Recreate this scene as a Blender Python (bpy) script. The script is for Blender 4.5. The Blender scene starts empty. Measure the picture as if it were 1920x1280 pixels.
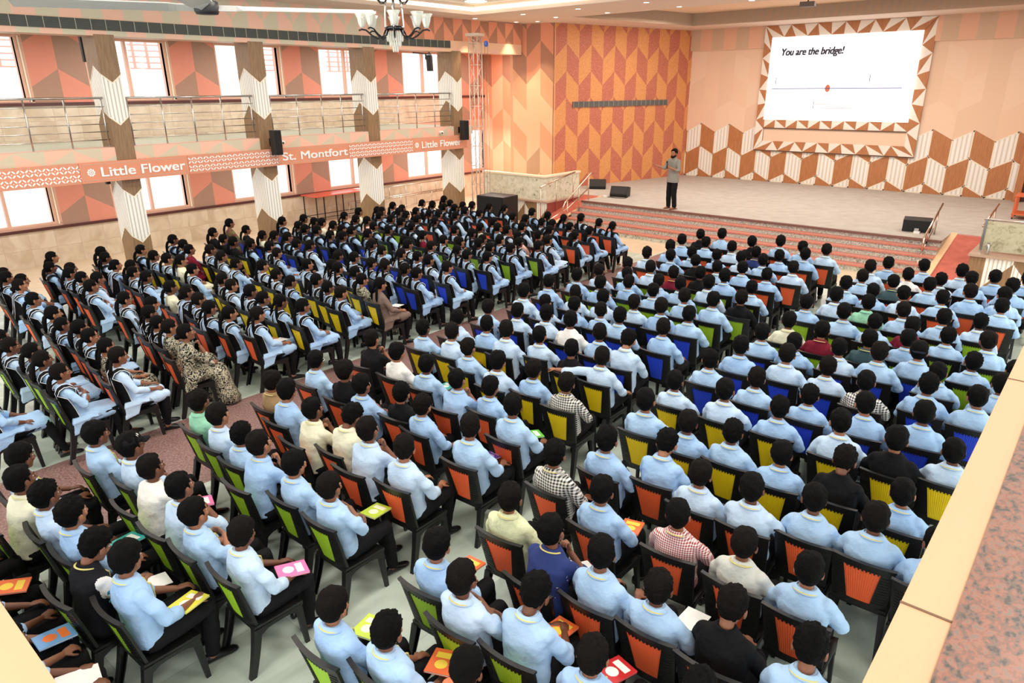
import bpy, bmesh, math, random
from mathutils import Vector, Matrix, noise
random.seed(11)
S = bpy.context.scene
C = S.collection
R = math.radians

# ------------------------------------------------------------------ camera
cam = bpy.data.cameras.new('camera')
cam.sensor_width = 36.0
cam.lens = 1307.2 / 1920 * 36.0
cam.clip_start = 0.02
cam.clip_end = 200
cam_ob = bpy.data.objects.new('camera', cam)
C.objects.link(cam_ob)
_y, _p, _r = R(40.757), R(19.938), R(-0.448)
_f = Vector((-math.sin(_y) * math.cos(_p), math.cos(_y) * math.cos(_p), -math.sin(_p)))
_rt = Vector((math.cos(_y), math.sin(_y), 0))
_u = _rt.cross(_f)
_rt2 = math.cos(_r) * _rt + math.sin(_r) * _u
_u2 = -math.sin(_r) * _rt + math.cos(_r) * _u
M = Matrix((_rt2, _u2, -_f)).transposed().to_4x4()
M.translation = Vector((0, 0, 4.3))
cam_ob.matrix_world = M
S.camera = cam_ob

# ------------------------------------------------------------------ view, world
S.view_settings.view_transform = 'Standard'
S.view_settings.look = 'None'
S.view_settings.gamma = 1
S.view_settings.use_curve_mapping = False
S.view_settings.exposure = 0.74
S.cycles.max_bounces = 5
S.cycles.diffuse_bounces = 3
S.cycles.glossy_bounces = 2
S.cycles.transmission_bounces = 4
S.cycles.transparent_max_bounces = 8
S.cycles.caustics_reflective = False
S.cycles.caustics_refractive = False
S.cycles.use_denoising = True
S.cycles.use_adaptive_sampling = True

W = bpy.data.worlds.new('daylight')
S.world = W
W.use_nodes = True
_bg = W.node_tree.nodes['Background']
_bg.inputs[0].default_value = (0.93, 0.97, 1.0, 1)      # bright overcast sky seen through the windows
_bg.inputs[1].default_value = 1.25

def area(name, loc, sx, sy, power, col=(1, .93, .84), rot=(0, 0, 0), spread=None):
    l = bpy.data.lights.new(name, 'AREA')
    l.shape = 'RECTANGLE'
    l.size, l.size_y = sx, sy
    l.energy = power
    l.color = col
    if spread: l.spread = spread
    o = bpy.data.objects.new(name, l)
    o.location = loc
    o.rotation_euler = rot
    C.objects.link(o)
    return o
# unseen fill lights added under the hall's ceiling and the stage's tray
HALL_Z = 6.6
for ix, x in enumerate((-13.2, -8.4, -3.6, 1.2)):
    for iy, y in enumerate((-1.0, 4.5, 10.0, 15.0)):
        area('hall_fill_light', (x, y, HALL_Z), 1.6, 1.6, 75)
for x in (-12.6, -9.2, -5.8, -2.4):
    area('stage_fill_light', (x, 22.8, 6.55), 1.4, 3.2, 75, (1, .94, .87))
for x in (-19.2,):
    for y in (4.7, 8.2, 11.8, 15.3, 18.8, 21.4):
        area('gallery_fill_light', (x, y, 5.6), 1.2, 1.2, 38, (1, .92, .87))  # unseen fill added to brighten the gallery and its end wall
        area('corridor_fill_light', (x, y, 2.78), 1.2, 1.2, 30, (1, .92, .87))  # unseen fill added to brighten the wall below the gallery

# ------------------------------------------------------------------ helpers
def srgb(r, g, b):
    def f(c):
        c /= 255.0
        return c / 12.92 if c <= 0.04045 else ((c + 0.055) / 1.055) ** 2.4
    return (f(r), f(g), f(b), 1)

MATS = {}
def mat(name, col, rough=.6, metal=0.0, spec=.5, bump=0, bscale=40, var=0, vscale=6, emis=0, sheen=0):
    if name in MATS: return MATS[name]
    m = bpy.data.materials.new(name)
    m.use_nodes = True
    nt = m.node_tree
    b = nt.nodes['Principled BSDF']
    c = srgb(*col) if max(col) > 1 else (*col, 1)
    b.inputs['Base Color'].default_value = c
    b.inputs['Roughness'].default_value = rough
    b.inputs['Metallic'].default_value = metal
    b.inputs['Specular IOR Level'].default_value = spec
    if sheen: b.inputs['Sheen Weight'].default_value = sheen
    if emis:
        b.inputs['Emission Color'].default_value = c
        b.inputs['Emission Strength'].default_value = emis
    if var or bump:
        tc = nt.nodes.new('ShaderNodeTexCoord')
        n = nt.nodes.new('ShaderNodeTexNoise')
        nt.links.new(tc.outputs['Object'], n.inputs['Vector'])
        n.inputs['Scale'].default_value = vscale
        n.inputs['Detail'].default_value = 4
        if var:
            mx = nt.nodes.new('ShaderNodeMix'); mx.data_type = 'RGBA'
            mx.inputs[6].default_value = tuple(min(1, v * (1 - var)) for v in c[:3]) + (1,)
            mx.inputs[7].default_value = tuple(min(1, v * (1 + var)) for v in c[:3]) + (1,)
            nt.links.new(n.outputs['Fac'], mx.inputs[0])
            nt.links.new(mx.outputs[2], b.inputs['Base Color'])
        if bump:
            n2 = nt.nodes.new('ShaderNodeTexNoise')
            n2.inputs['Scale'].default_value = bscale
            n2.inputs['Detail'].default_value = 5
            nt.links.new(tc.outputs['Object'], n2.inputs['Vector'])
            bp = nt.nodes.new('ShaderNodeBump')
            bp.inputs['Strength'].default_value = bump
            bp.inputs['Distance'].default_value = .02
            nt.links.new(n2.outputs['Fac'], bp.inputs['Height'])
            nt.links.new(bp.outputs['Normal'], b.inputs['Normal'])
    MATS[name] = m
    return m

def ramp_mat(name, stops, kind='NOISE', scale=3, detail=6, rough=.5, distort=0, spec=.5, stretch=(1, 1, 1), bands='X', bump=0):
    """stops: [(pos, (r,g,b)), ...] over a noise / wave / voronoi factor in object space"""
    m = bpy.data.materials.new(name)
    m.use_nodes = True
    nt = m.node_tree
    b = nt.nodes['Principled BSDF']
    b.inputs['Roughness'].default_value = rough
    b.inputs['Specular IOR Level'].default_value = spec
    tc = nt.nodes.new('ShaderNodeTexCoord')
    mp = nt.nodes.new('ShaderNodeMapping')
    mp.inputs['Scale'].default_value = stretch
    nt.links.new(tc.outputs['Object'], mp.inputs['Vector'])
    if kind == 'NOISE':
        n = nt.nodes.new('ShaderNodeTexNoise')
        n.inputs['Scale'].default_value = scale
        n.inputs['Detail'].default_value = detail
        n.inputs['Distortion'].default_value = distort
        out = n.outputs['Fac']
    elif kind == 'WAVE':
        n = nt.nodes.new('ShaderNodeTexWave')
        n.bands_direction = bands
        n.inputs['Scale'].default_value = scale
        n.inputs['Distortion'].default_value = distort
        n.inputs['Detail'].default_value = detail
        out = n.outputs['Fac']
    else:
        n = nt.nodes.new('ShaderNodeTexVoronoi')
        n.inputs['Scale'].default_value = scale
        out = n.outputs['Distance']
    nt.links.new(mp.outputs[0], n.inputs['Vector'])
    cr = nt.nodes.new('ShaderNodeValToRGB')
    e = cr.color_ramp.elements
    while len(e) < len(stops): e.new(.5)
    for el, (p, c) in zip(e, stops):
        el.position = p; el.color = srgb(*c)
    nt.links.new(out, cr.inputs[0])
    nt.links.new(cr.outputs[0], b.inputs['Base Color'])
    if bump:
        bp = nt.nodes.new('ShaderNodeBump'); bp.inputs['Strength'].default_value = bump
        nt.links.new(out, bp.inputs['Height']); nt.links.new(bp.outputs['Normal'], b.inputs['Normal'])
    MATS[name] = m
    return m

def tile_mat(name, base, vein, grout, tw, th, rough=.35, plane='XY', nscale=1.6, vstretch=(1, 1, 1), msize=.004):
    """polished tiles: a brick grid (no offset) over veined noise, in object space"""
    m = bpy.data.materials.new(name)
    m.use_nodes = True
    nt = m.node_tree
    b = nt.nodes['Principled BSDF']
    b.inputs['Roughness'].default_value = rough
    tc = nt.nodes.new('ShaderNodeTexCoord')
    sep = nt.nodes.new('ShaderNodeSeparateXYZ'); nt.links.new(tc.outputs['Object'], sep.inputs[0])
    cmb = nt.nodes.new('ShaderNodeCombineXYZ')
    nt.links.new(sep.outputs[plane[0]], cmb.inputs[0]); nt.links.new(sep.outputs[plane[1]], cmb.inputs[1])
    br = nt.nodes.new('ShaderNodeTexBrick')
    br.offset = 0; br.squash = 1
    br.inputs['Scale'].default_value = 1
    br.inputs['Mortar Size'].default_value = msize
    br.inputs['Mortar Smooth'].default_value = 0
    br.inputs['Brick Width'].default_value = tw
    br.inputs['Row Height'].default_value = th
    br.inputs['Color1'].default_value = (0, 0, 0, 1); br.inputs['Color2'].default_value = (1, 1, 1, 1)
    br.inputs['Mortar'].default_value = (.5, .5, .5, 1)
    nt.links.new(cmb.outputs[0], br.inputs['Vector'])
    mp = nt.nodes.new('ShaderNodeMapping'); mp.inputs['Scale'].default_value = vstretch
    add = nt.nodes.new('ShaderNodeVectorMath'); add.operation = 'MULTIPLY_ADD'
    nt.links.new(br.outputs['Color'], add.inputs[0]); add.inputs[1].default_value = (5, 3, 7)
    nt.links.new(tc.outputs['Object'], add.inputs[2])
    nt.links.new(add.outputs[0], mp.inputs[0])
    n = nt.nodes.new('ShaderNodeTexNoise')
    n.inputs['Scale'].default_value = nscale; n.inputs['Detail'].default_value = 7; n.inputs['Distortion'].default_value = 1.2
    nt.links.new(mp.outputs[0], n.inputs['Vector'])
    cr = nt.nodes.new('ShaderNodeValToRGB')
    cr.color_ramp.elements[0].position = .32; cr.color_ramp.elements[0].color = srgb(*vein)
    cr.color_ramp.elements[1].position = .62; cr.color_ramp.elements[1].color = srgb(*base)
    nt.links.new(n.outputs['Fac'], cr.inputs[0])
    mx = nt.nodes.new('ShaderNodeMix'); mx.data_type = 'RGBA'
    nt.links.new(br.outputs['Fac'], mx.inputs[0]); nt.links.new(cr.outputs[0], mx.inputs[6]); mx.inputs[7].default_value = srgb(*grout)
    nt.links.new(mx.outputs[2], b.inputs['Base Color'])
    MATS[name] = m
    return m

class MB:
    """collects polygons with material indices, builds ONE mesh object"""
    def __init__(s): s.v = []; s.f = []; s.mi = []
    def poly(s, pts, m=0):
        n = len(s.v); s.v += [tuple(p) for p in pts]; s.f.append(tuple(range(n, n + len(pts)))); s.mi.append(m); return s
    def hexa(s, p, m=0):
        n = len(s.v); s.v += [tuple(q) for q in p]
        for f in ((0, 3, 2, 1), (4, 5, 6, 7), (0, 1, 5, 4), (1, 2, 6, 5), (2, 3, 7, 6), (3, 0, 4, 7)):
            s.f.append(tuple(n + i for i in f)); s.mi.append(m)
        return s
    def box(s, x0, x1, y0, y1, z0, z1, m=0):
        return s.hexa([(x0, y0, z0), (x1, y0, z0), (x1, y1, z0), (x0, y1, z0), (x0, y0, z1), (x1, y0, z1), (x1, y1, z1), (x0, y1, z1)], m)
    def rings(s, rings, m=0, caps=True):
        n = len(s.v); k = len(rings[0])
        for r in rings: s.v += [tuple(q) for q in r]
        for i in range(len(rings) - 1):
            for j in range(k):
                a = n + i * k + j; b = n + i * k + (j + 1) % k
                s.f.append((a, b, b + k, a + k)); s.mi.append(m)
        if caps:
            s.f.append(tuple(n + j for j in reversed(range(k)))); s.mi.append(m)
            e = n + (len(rings) - 1) * k
            s.f.append(tuple(e + j for j in range(k))); s.mi.append(m)
        return s
    def tube(s, pts, rad, k=10, m=0, flat=1.0, up=None):
        pts = [Vector(p) for p in pts]
        if not isinstance(rad, (list, tuple)): rad = [rad] * len(pts)
        rs = []; prev = None
        for i, p in enumerate(pts):
            d = (pts[min(i + 1, len(pts) - 1)] - pts[max(i - 1, 0)])
            if d.length < 1e-9: d = Vector((0, 0, 1))
            d.normalize()
            u = Vector(up) if up else (prev if prev is not None else (Vector((0, 0, 1)) if abs(d.z) < .9 else Vector((0, 1, 0))))
            a = d.cross(u)
            if a.length < 1e-6: a = d.cross(Vector((1, 0, 0)))
            a.normalize(); b = a.cross(d).normalized(); prev = b
            rs.append([p + (a * math.cos(t) + b * math.sin(t) * flat) * rad[i] for t in [2 * math.pi * j / k for j in range(k)]])
        return s.rings(rs, m)
    def ell(s, c, r, m=0, nu=14, nv=9, rot=None):
        rs = []
        for i in range(nv + 1):
            t = math.pi * (i + .02) / (nv + .04)
            ring = []
            for j in range(nu):
                a = 2 * math.pi * j / nu
                p = Vector((r[0] * math.sin(t) * math.cos(a), r[1] * math.sin(t) * math.sin(a), -r[2] * math.cos(t)))
                if rot: p = rot @ p
                ring.append(p + Vector(c))
            rs.append(ring)
        return s.rings(rs, m)
    def limb(s, pts, rads, m=0, k=12):
        """tube with rounded ends"""
        P = [Vector(p) for p in pts]
        d0 = (P[0] - P[1]).normalized(); d1 = (P[-1] - P[-2]).normalized()
        pts2 = [P[0] + d0 * rads[0] * .9, P[0] + d0 * rads[0] * .55] + P + [P[-1] + d1 * rads[-1] * .55, P[-1] + d1 * rads[-1] * .9]
        r2 = [rads[0] * .35, rads[0] * .82] + list(rads) + [rads[-1] * .82, rads[-1] * .35]
        return s.tube(pts2, r2, k, m)
    def xf(s, mt, i0=0):
        for i in range(i0, len(s.v)): s.v[i] = tuple(mt @ Vector(s.v[i]))
        return s
    def mesh(s, name, mats, smooth=False):
        me = bpy.data.meshes.new(name)
        me.from_pydata(s.v, [], s.f)
        for x in mats: me.materials.append(x)
        if len(mats) > 1: me.polygons.foreach_set('material_index', s.mi)
        if smooth: me.polygons.foreach_set('use_smooth', [True] * len(me.polygons))
        me.update()
        return me
    def build(s, name, mats, parent=None, smooth=False, kind=None, bevel=0):
        if not isinstance(mats, (list, tuple)): mats = [mats]
        o = bpy.data.objects.new(name, s.mesh(name, mats, smooth))
        C.objects.link(o)
        if parent: o.parent = parent
        if kind: o['kind'] = kind
        if bevel:
            b = o.modifiers.new('bevel', 'BEVEL'); b.width = bevel; b.segments = 2; b.limit_method = 'ANGLE'
        return o

def tag(o, label, cat, group=None):
    o['label'] = label; o['category'] = cat
    if group: o['group'] = group
    return o
def thing(name, label, cat, loc=(0, 0, 0), rz=0, group=None):
    o = bpy.data.objects.new(name, None)
    o.empty_display_size = .1
    C.objects.link(o); o.location = loc; o.rotation_euler = (0, 0, rz)
    return tag(o, label, cat, group)
def copy_tree(o, parent=None):
    c = o.copy(); C.objects.link(c)
    if parent is not None: c.parent = parent
    for ch in list(o.children): copy_tree(ch, c)
    return c
def text(name, body, size, loc, rot, m, parent=None, bold=0, ext=.006, shear=0, spacing=1.0, sx=1.0, fit=0, heavy=0):
    cu = bpy.data.curves.new(name, 'FONT')
    cu.body = body; cu.size = size; cu.extrude = ext; cu.offset = bold; cu.shear = shear; cu.space_character = spacing
    cu.materials.append(m)
    tmp = bpy.data.objects.new('tmp', cu); C.objects.link(tmp)
    dg = bpy.context.evaluated_depsgraph_get()
    me = bpy.data.meshes.new_from_object(tmp.evaluated_get(dg), depsgraph=dg)
    bpy.data.objects.remove(tmp)
    n = len(me.vertices); k = 1
    V = [v.co.copy() for v in me.vertices]; F = [tuple(p.vertices) for p in me.polygons]
    if sx > 1.5 or fit:
        w = max(v.x for v in V) - min(v.x for v in V); f = fit / w
        for v in V: v.x *= f
    m_ = MB()
    for dx, dz in (((0, 0), (heavy, 0), (0, heavy * .6), (heavy, heavy * .6)) if heavy else ((0, 0),)):
        b = len(m_.v); m_.v += [(v.x + dx, v.y + dz, v.z + .0007 * b / max(len(V), 1)) for v in V]; m_.f += [tuple(i + b for i in q) for q in F]; m_.mi += [0] * len(F)
    o = m_.build(name, m, parent)
    o.location = loc; o.rotation_euler = rot
    return o

def clip(poly, u0, u1, v0, v1):
    def cut(P, f):
        o = []
        for i in range(len(P)):
            a, b = P[i], P[(i + 1) % len(P)]; fa, fb = f(a), f(b)
            if fa >= 0: o.append(a)
            if fa * fb < 0:
                t = fa / (fa - fb); o.append((a[0] + (b[0] - a[0]) * t, a[1] + (b[1] - a[1]) * t))
        return o
    for f in (lambda p: p[0] - u0, lambda p: u1 - p[0], lambda p: p[1] - v0, lambda p: v1 - p[1]):
        if poly: poly = cut(poly, f)
    return poly
def chevron(u0, u1, v0, v1, w, b, amp, up, vp, phase=0):
    """columns of slanted bands meeting in peaks at u = up + 2jw, v = vp + kb; [(polygon, 0/1, k)]"""
    out = []
    i = math.floor((u0 - up) / w)
    while up + i * w < u1:
        a = up + i * w; ha, hb = (0, -amp) if i % 2 == 0 else (-amp, 0)
        k = math.floor((v0 - vp) / b) - 1
        while vp + k * b - amp < v1:
            z = vp + k * b
            p = clip([(a, z + ha), (a + w, z + hb), (a + w, z + b + hb), (a, z + b + ha)], u0, u1, v0, v1)
            if len(p) > 2: out.append((p, (i + k + phase) % 2, k))
            k += 1
        i += 1
    return out
def put(mb, polys, o, U, mi=lambda c, k: c, V=(0, 0, 1)):
    o, U, V = Vector(o), Vector(U), Vector(V)
    for p, c, k in polys: mb.poly([o + U * q[0] + V * q[1] for q in p], mi(c, k))

# ------------------------------------------------------------------ materials of the room
wood = ramp_mat('olive_brown_laminate', [(.3, (130, 100, 72)), (.7, (160, 128, 92))], 'NOISE', 6, 5, .5, stretch=(6, 6, .6))
wood_or = ramp_mat('orange_brown_laminate', [(.3, (178, 112, 66)), (.7, (200, 134, 84))], 'NOISE', 6, 5, .5, stretch=(6, 6, .6))
fluted = ramp_mat('white_fluted_panel', [(.0, (196, 190, 176)), (.25, (238, 232, 220)), (.5, (250, 248, 240)), (1, (255, 253, 248))], 'WAVE', 2.6, 1, .45, bands='DIAGONAL', stretch=(3, 3, 0))
cream_edge = mat('cream_trim', (250, 238, 214), .5)
coral = mat('coral_wall_paint', (222, 144, 122), .7, var=.04)
brown_p = mat('brown_wall_paint', (170, 134, 114), .7, var=.04)
pink_p = mat('pale_pink_wall_paint', (244, 196, 172), .7)
sage_p = mat('pale_sage_wall_paint', (214, 204, 178), .7)
peach1 = mat('peach_wall_paint', (236, 172, 130), .7)
peach2 = mat('light_peach_wall_paint', (246, 198, 156), .7)
tan_p = mat('tan_wall_paint', (206, 164, 126), .7)
lp1 = mat('pale_peach_panel', (246, 208, 178), .65)
lp2 = mat('paler_peach_panel', (248, 213, 184), .65)
lp3 = mat('sandy_panel', (242, 205, 175), .65)
or1 = ramp_mat('orange_mottled_panel', [(.35, (220, 146, 88)), (.65, (236, 164, 102))], 'NOISE', 22, 6, .6)
or2 = ramp_mat('rust_mottled_panel', [(.35, (188, 104, 82)), (.65, (212, 128, 100))], 'NOISE', 22, 6, .6)
band_o = mat('terracotta_fascia', (230, 150, 116), .6)
white = mat('white_lettering', (250, 248, 244), .5)
frame_p = mat('pinkish_window_frame', (222, 176, 152), .45)
maroon = mat('maroon_sill', (84, 44, 42), .35)
marble_w = tile_mat('cream_marble_wainscot', (222, 206, 184), (200, 178, 152), (186, 166, 146), .6, .45, .35, 'YZ', 1.8, (1, 1, 1), .004)
marble_g = ramp_mat('veined_cream_marble', [(.30, (140, 132, 106)), (.38, (214, 208, 182)), (.62, (236, 230, 208))], 'NOISE', 6.5, 9, .25, distort=1.0)
floor_g = tile_mat('grey_green_marble_tiles', (202, 214, 202), (168, 180, 168), (170, 180, 168), 1.2, 1.2, .22, 'XY', .8, (2.2, .7, 1), .0035)
floor_b = tile_mat('beige_floor_tiles', (226, 204, 176), (214, 190, 160), (196, 172, 146), .6, .6, .3, 'XY', 1.2, (1, 1, 1), .003)
aisle_m = ramp_mat('maroon_terrazzo', [(.3, (104, 76, 74)), (.5, (134, 102, 98)), (.72, (166, 138, 130))], 'NOISE', 38, 8, .35)
stage_m = ramp_mat('grey_stage_carpet', [(.3, (184, 176, 166)), (.7, (196, 189, 180))], 'NOISE', 3, 6, .9, spec=.1)
tread_m = ramp_mat('red_granite', [(.3, (190, 112, 96)), (.7, (214, 138, 120))], 'NOISE', 30, 6, .35)
riser_m = ramp_mat('speckled_grey_granite', [(.32, (130, 128, 118)), (.5, (190, 188, 174)), (.68, (222, 220, 206))], 'NOISE', 26, 8, .5)
redcarpet = ramp_mat('red_ramp_surface', [(.3, (180, 86, 68)), (.7, (202, 104, 84))], 'NOISE', 5, 6, .7)
granite_r = ramp_mat('red_grey_granite', [(.36, (84, 76, 74)), (.44, (118, 100, 94)), (.50, (138, 96, 84)), (.57, (158, 108, 94)), (.66, (126, 112, 106))], 'NOISE', 110, 12, .3, distort=.2, stretch=(1, .6, 1))
plaster = mat('cream_coping', (214, 170, 134), .5, var=.03, vscale=3)
ceil_m = mat('ceiling_paint', (236, 214, 196), .8)
ceil_w = mat('white_ceiling_paint', (244, 238, 226), .8)
ceil_p = mat('peach_tray_paint', (250, 216, 182), .8)
steel = mat('brushed_steel', (200, 196, 190), .25, 1.0)
chrome = mat('warm_steel', (214, 196, 178), .22, 1.0)
black = mat('black_plastic', (16, 16, 17), .45)
blackfab = mat('black_grille', (12, 12, 13), .8)
glow = mat('lamp_lens', (255, 244, 224), .5, emis=6)
glass = bpy.data.materials.new('window_glass'); glass.use_nodes = True
_nt = glass.node_tree; _nt.nodes.clear()
_o = _nt.nodes.new('ShaderNodeOutputMaterial'); _t = _nt.nodes.new('ShaderNodeBsdfTransparent'); _g = _nt.nodes.new('ShaderNodeBsdfGlossy')
_g.inputs['Roughness'].default_value = .02; _mx = _nt.nodes.new('ShaderNodeMixShader'); _mx.inputs[0].default_value = .06
_nt.links.new(_t.outputs[0], _mx.inputs[1]); _nt.links.new(_g.outputs[0], _mx.inputs[2]); _nt.links.new(_mx.outputs[0], _o.inputs[0])

# ------------------------------------------------------------------ floors
MB().box(-7.36, 8, -7, 16.6, -.2, 0).box(-17.2, -9.26, -7, 16.6, -.2, 0).build('floor', floor_g, kind='structure')
MB().box(-9.26, -9.2, -7, 18.25, -.2, .001).box(-9.2, -7.36, -7, 18.25, -.2, .001, 1).build('floor_aisle', [cream_edge if 0 else MATS['grey_green_marble_tiles'], aisle_m], kind='structure')
MB().box(-17.2, -9.26, 16.6, 24, -.2, 0).box(-7.36, 8, 16.6, 24, -.2, 0).box(-21.3, -17.2, -7, 24, -.2, 0).build('floor_beige', floor_b, kind='structure')
# ------------------------------------------------------------------ stage
HS = .75
MB().box(-13.62, -3.0, 19.45, 28.3, 0, HS - .05, 1).box(-17.3, -13.62, 20.66, 28.3, 0, HS - .05, 1).box(-3.0, 8, 20.66, 28.3, 0, HS - .05, 1).box(-13.62, -3.0, 19.42, 28.3, HS - .05, HS, 0).box(-17.3, -13.62, 20.6, 28.3, HS - .05, HS, 0).box(-3.0, 8, 20.6, 28.3, HS - .05, HS, 0).build('floor_stage', [stage_m, riser_m], kind='structure')
st = MB()
for i in range(4):
    z = .15 * (i + 1); y0 = 18.25 + .3 * i
    st.box(-13.62, -3.0, y0, 19.45, z - .15, z - .035, 1)
    st.box(-13.62, -3.0, y0 - .025, 19.45, z - .035, z, 0)
st.box(-13.62, -3.0, 19.40, 19.5, HS - .05, HS + .004, 2)
st.build('stage_steps', [tread_m, riser_m, mat('dark_granite_nosing', (120, 84, 74), .4)], kind='structure')
# ramps beside the steps, with pale kerbs
for x0, x1, kx0, kx1, nm in ((-14.36, -13.62, -13.72, -13.62, 'left'), (-2.86, -2.05, -3.0, -2.86, 'right')):
    MB().hexa([(x0, 17.3, -.05), (x1, 17.3, -.05), (x1, 20.65, -.05), (x0, 20.65, -.05), (x0, 17.3, .012), (x1, 17.3, .012), (x1, 20.65, HS + .006), (x0, 20.65, HS + .006)], 0).build('trim_ramp_' + nm, redcarpet, kind='structure')
    MB().hexa([(kx0, 17.2, -.05), (kx1, 17.2, -.05), (kx1, 20.7, 0), (kx0, 20.7, 0), (kx0, 17.2, .05), (kx1, 17.2, .05), (kx1, 20.7, HS + .02), (kx0, 20.7, HS + .02)]).build('trim_ramp_kerb_' + nm, mat('peach_kerb', (238, 196, 150), .5), kind='structure')
# side platforms: zigzag front, granite ledge
def platform(nm, x0, x1, y0, up, side_x):
    m = MB()
    m.box(x0, x1, y0 + .02, 20.62, 0, HS - .05, 3)
    m.box(x0 - .03, x1 + .03, y0 - .06, 20.62, HS - .05, HS, 2)
    ps = chevron(x0, x1, 0, HS - .05, .52, .8, .62, up, .62)
    put(m, ps, (0, y0, 0), (1, 0, 0))
    m.build('trim_platform_' + nm, [wood, fluted, mat('pinkish_granite_ledge', (188, 158, 138), .35), mat('dark_red_side', (150, 74, 62), .5)], kind='structure')
platform('left', -17.3, -14.36, 18.5, -15.32, 0)
platform('right', -2.22, 4, 18.35, -1.39, 0)

# ------------------------------------------------------------------ ceilings
cm = MB()
cm.box(-17.6, -16.0, -7, 18.7, 6.4, 6.8, 0)
cm.box(-16.0, 8, 16.9, 18.7, 6.4, 6.8, 0)
cm.box(-17.6, 8, 18.7, 19.87, 6.43, 6.85, 0)
cm.box(-16.0, 8, -7, 16.9, 6.68, 6.85, 1)
cm.build('ceiling', [ceil_m, ceil_w], kind='structure')
cs = MB()
A, Bp, Cp, D = (-14.4, 19.87), (-13.35, 25.9), (3, 26.1), (3, 19.87)
O = [(-17.6, 19.87), (-17.6, 28.3), (8, 28.3), (8, 19.87)]
def slabq(q, m=0, z0=6.43, z1=6.85):
    cs.hexa([(x, y, z0) for x, y in q] + [(x, y, z1) for x, y in q], m)
slabq([O[0], A, Bp, O[1]][::-1]); slabq([O[1], Bp, Cp, O[2]][::-1]); slabq([D, O[3], O[2], Cp])
slabq([A, Bp, Cp, D][::-1], 1, 6.85, 6.95)
for a, b in ((A, Bp), (Bp, Cp), (D, A)):
    cs.poly([(a[0], a[1], 6.43), (b[0], b[1], 6.43), (b[0], b[1], 6.86), (a[0], a[1], 6.86)], 1)
cs.build('ceiling_stage', [ceil_m, ceil_p], kind='structure')

# warm LED strips lying in the cove of the hall's tray
cove = mat('cove_led', (255, 236, 206), .5, emis=1.1)
for nm_, q in (('left', (-16.04, -15.99, -7, 16.9)), ('front', (-15.99, 8, 16.85, 16.91))):
    t = thing('cove_lamp', 'warm LED strip glowing in the ceiling cove ' + ('above the gallery' if nm_ == 'left' else 'on the stage side'), 'lamp', (q[0], q[2], 6.5))
    MB().box(0, q[1] - q[0], 0, q[3] - q[2], 0, .10).build('led_strip', cove, t)
# ------------------------------------------------------------------ left wall with windows
X = -21.1
G = [(.52, 2.52), (4.05, 6.07), (7.62, 9.65), (11.19, 13.22), (14.78, 16.8), (18.4, 20.4), (21.95, 22.75)]
UP = (4.13, 5.56); LO = (1.09, 2.66)
wl = MB()
wl.box(X - .25, X, -7, 22.85, 0, .91, 1)                     # tiled wainscot
wl.box(X - .25, X, -7, 22.85, 3.1, 3.97, 1)
wl.box(X - .25, X, -7, 22.85, .98, LO[0] - .04, 2)
wl.box(X - .25, X, -7, 22.85, 4.05, UP[0] - .02, 2)
wl.box(X - .25, X, -7, 22.85, LO[1] + .02, 3.1, 2)
wl.box(X - .25, X, -7, 22.85, UP[1] + .02, 6.4, 2)
ys = [-7] + [v for g in G for v in g] + [22.85]
for i in range(0, len(ys), 2):
    for z0, z1 in (UP, LO):
        wl.box(X - .25, X, ys[i], ys[i + 1], z0 - .05, z1 + .03, 2)
wl.box(X - .25, X, 21.9, 22.85, UP[0] - .05, UP[1] + .03, 2)
wl.build('wall_left', [wood, marble_w, frame_p], kind='structure')
MB().box(X - .05, X + .05, -7, 22.85, .91, .98).build('trim_sill_lower', maroon, kind='structure')
MB().box(X - .05, X + .05, -7, 22.85, 3.97, 4.05).build('trim_sill_upper', maroon, kind='structure')
n = 1
for g in G:
    for z0, z1 in (UP, LO):
        if g[0] > 21 and z0 > 4: continue
        w = MB()
        a, b = g
        w.box(X - .12, X + .012, a - .04, a, z0 - .06, z1 + .04); w.box(X - .12, X + .012, b, b + .06, z0 - .06, z1 + .04)
        w.box(X - .12, X + .012, a, b, z0 - .06, z0); w.box(X - .12, X + .012, a, b, z1, z1 + .04)
        if b - a > 1: w.box(X - .12, X + .012, (a + b) / 2 - .035, (a + b) / 2 + .035, z0, z1)
        w.box(X, X + .03, b + .08, b + .11, z0 - .06, z1 + .04, 1)
        fr = w.build('window_%d' % n, [frame_p, cream_edge], kind='structure')
        MB().box(X - .1, X - .094, a, b, z0, z1).build('window_pane', glass, fr)
        n += 1
pw = MB()
for a, b in [(2.7, 4.03)] + [(G[i][1] + .18, G[i + 1][0] - .04) for i in range(1, 6)]:
    c = (a + b) / 2
    for z0, z1, vp in ((.98, 3.0, 1.69), (4.05, 5.75, 4.85)):
        put(pw, chevron(a, b, z0, z1, (b - a) / 2, 1.02, .42, c, vp), (X + .004, 0, 0), (0, 1, 0))
put(pw, chevron(20.58, 22.85, 3.1, 6.4, .67, 1.02, .42, 21.25, 4.85), (X + .006, 0, 0), (0, 1, 0))
pw.build('trim_wall_pattern', [brown_p, coral], kind='structure')
# opposite building outside the windows: pale lattice screens
lat = MB()
for g in G[:6]:
    for yy in range(6):
        lat.box(-24.0, -23.96, g[0] - 1.2 + yy * .42, g[0] - 1.12 + yy * .42, 4.95, 6.6)
    for k in range(9):
        lat.box(-24.0, -23.97, g[0] - 1.3, g[0] + 1.1, 4.95 + k * .17, 4.99 + k * .17)
lat.build('exterior_lattice', mat('pale_pink_lattice', (232, 188, 176), .8), kind='structure')

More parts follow.
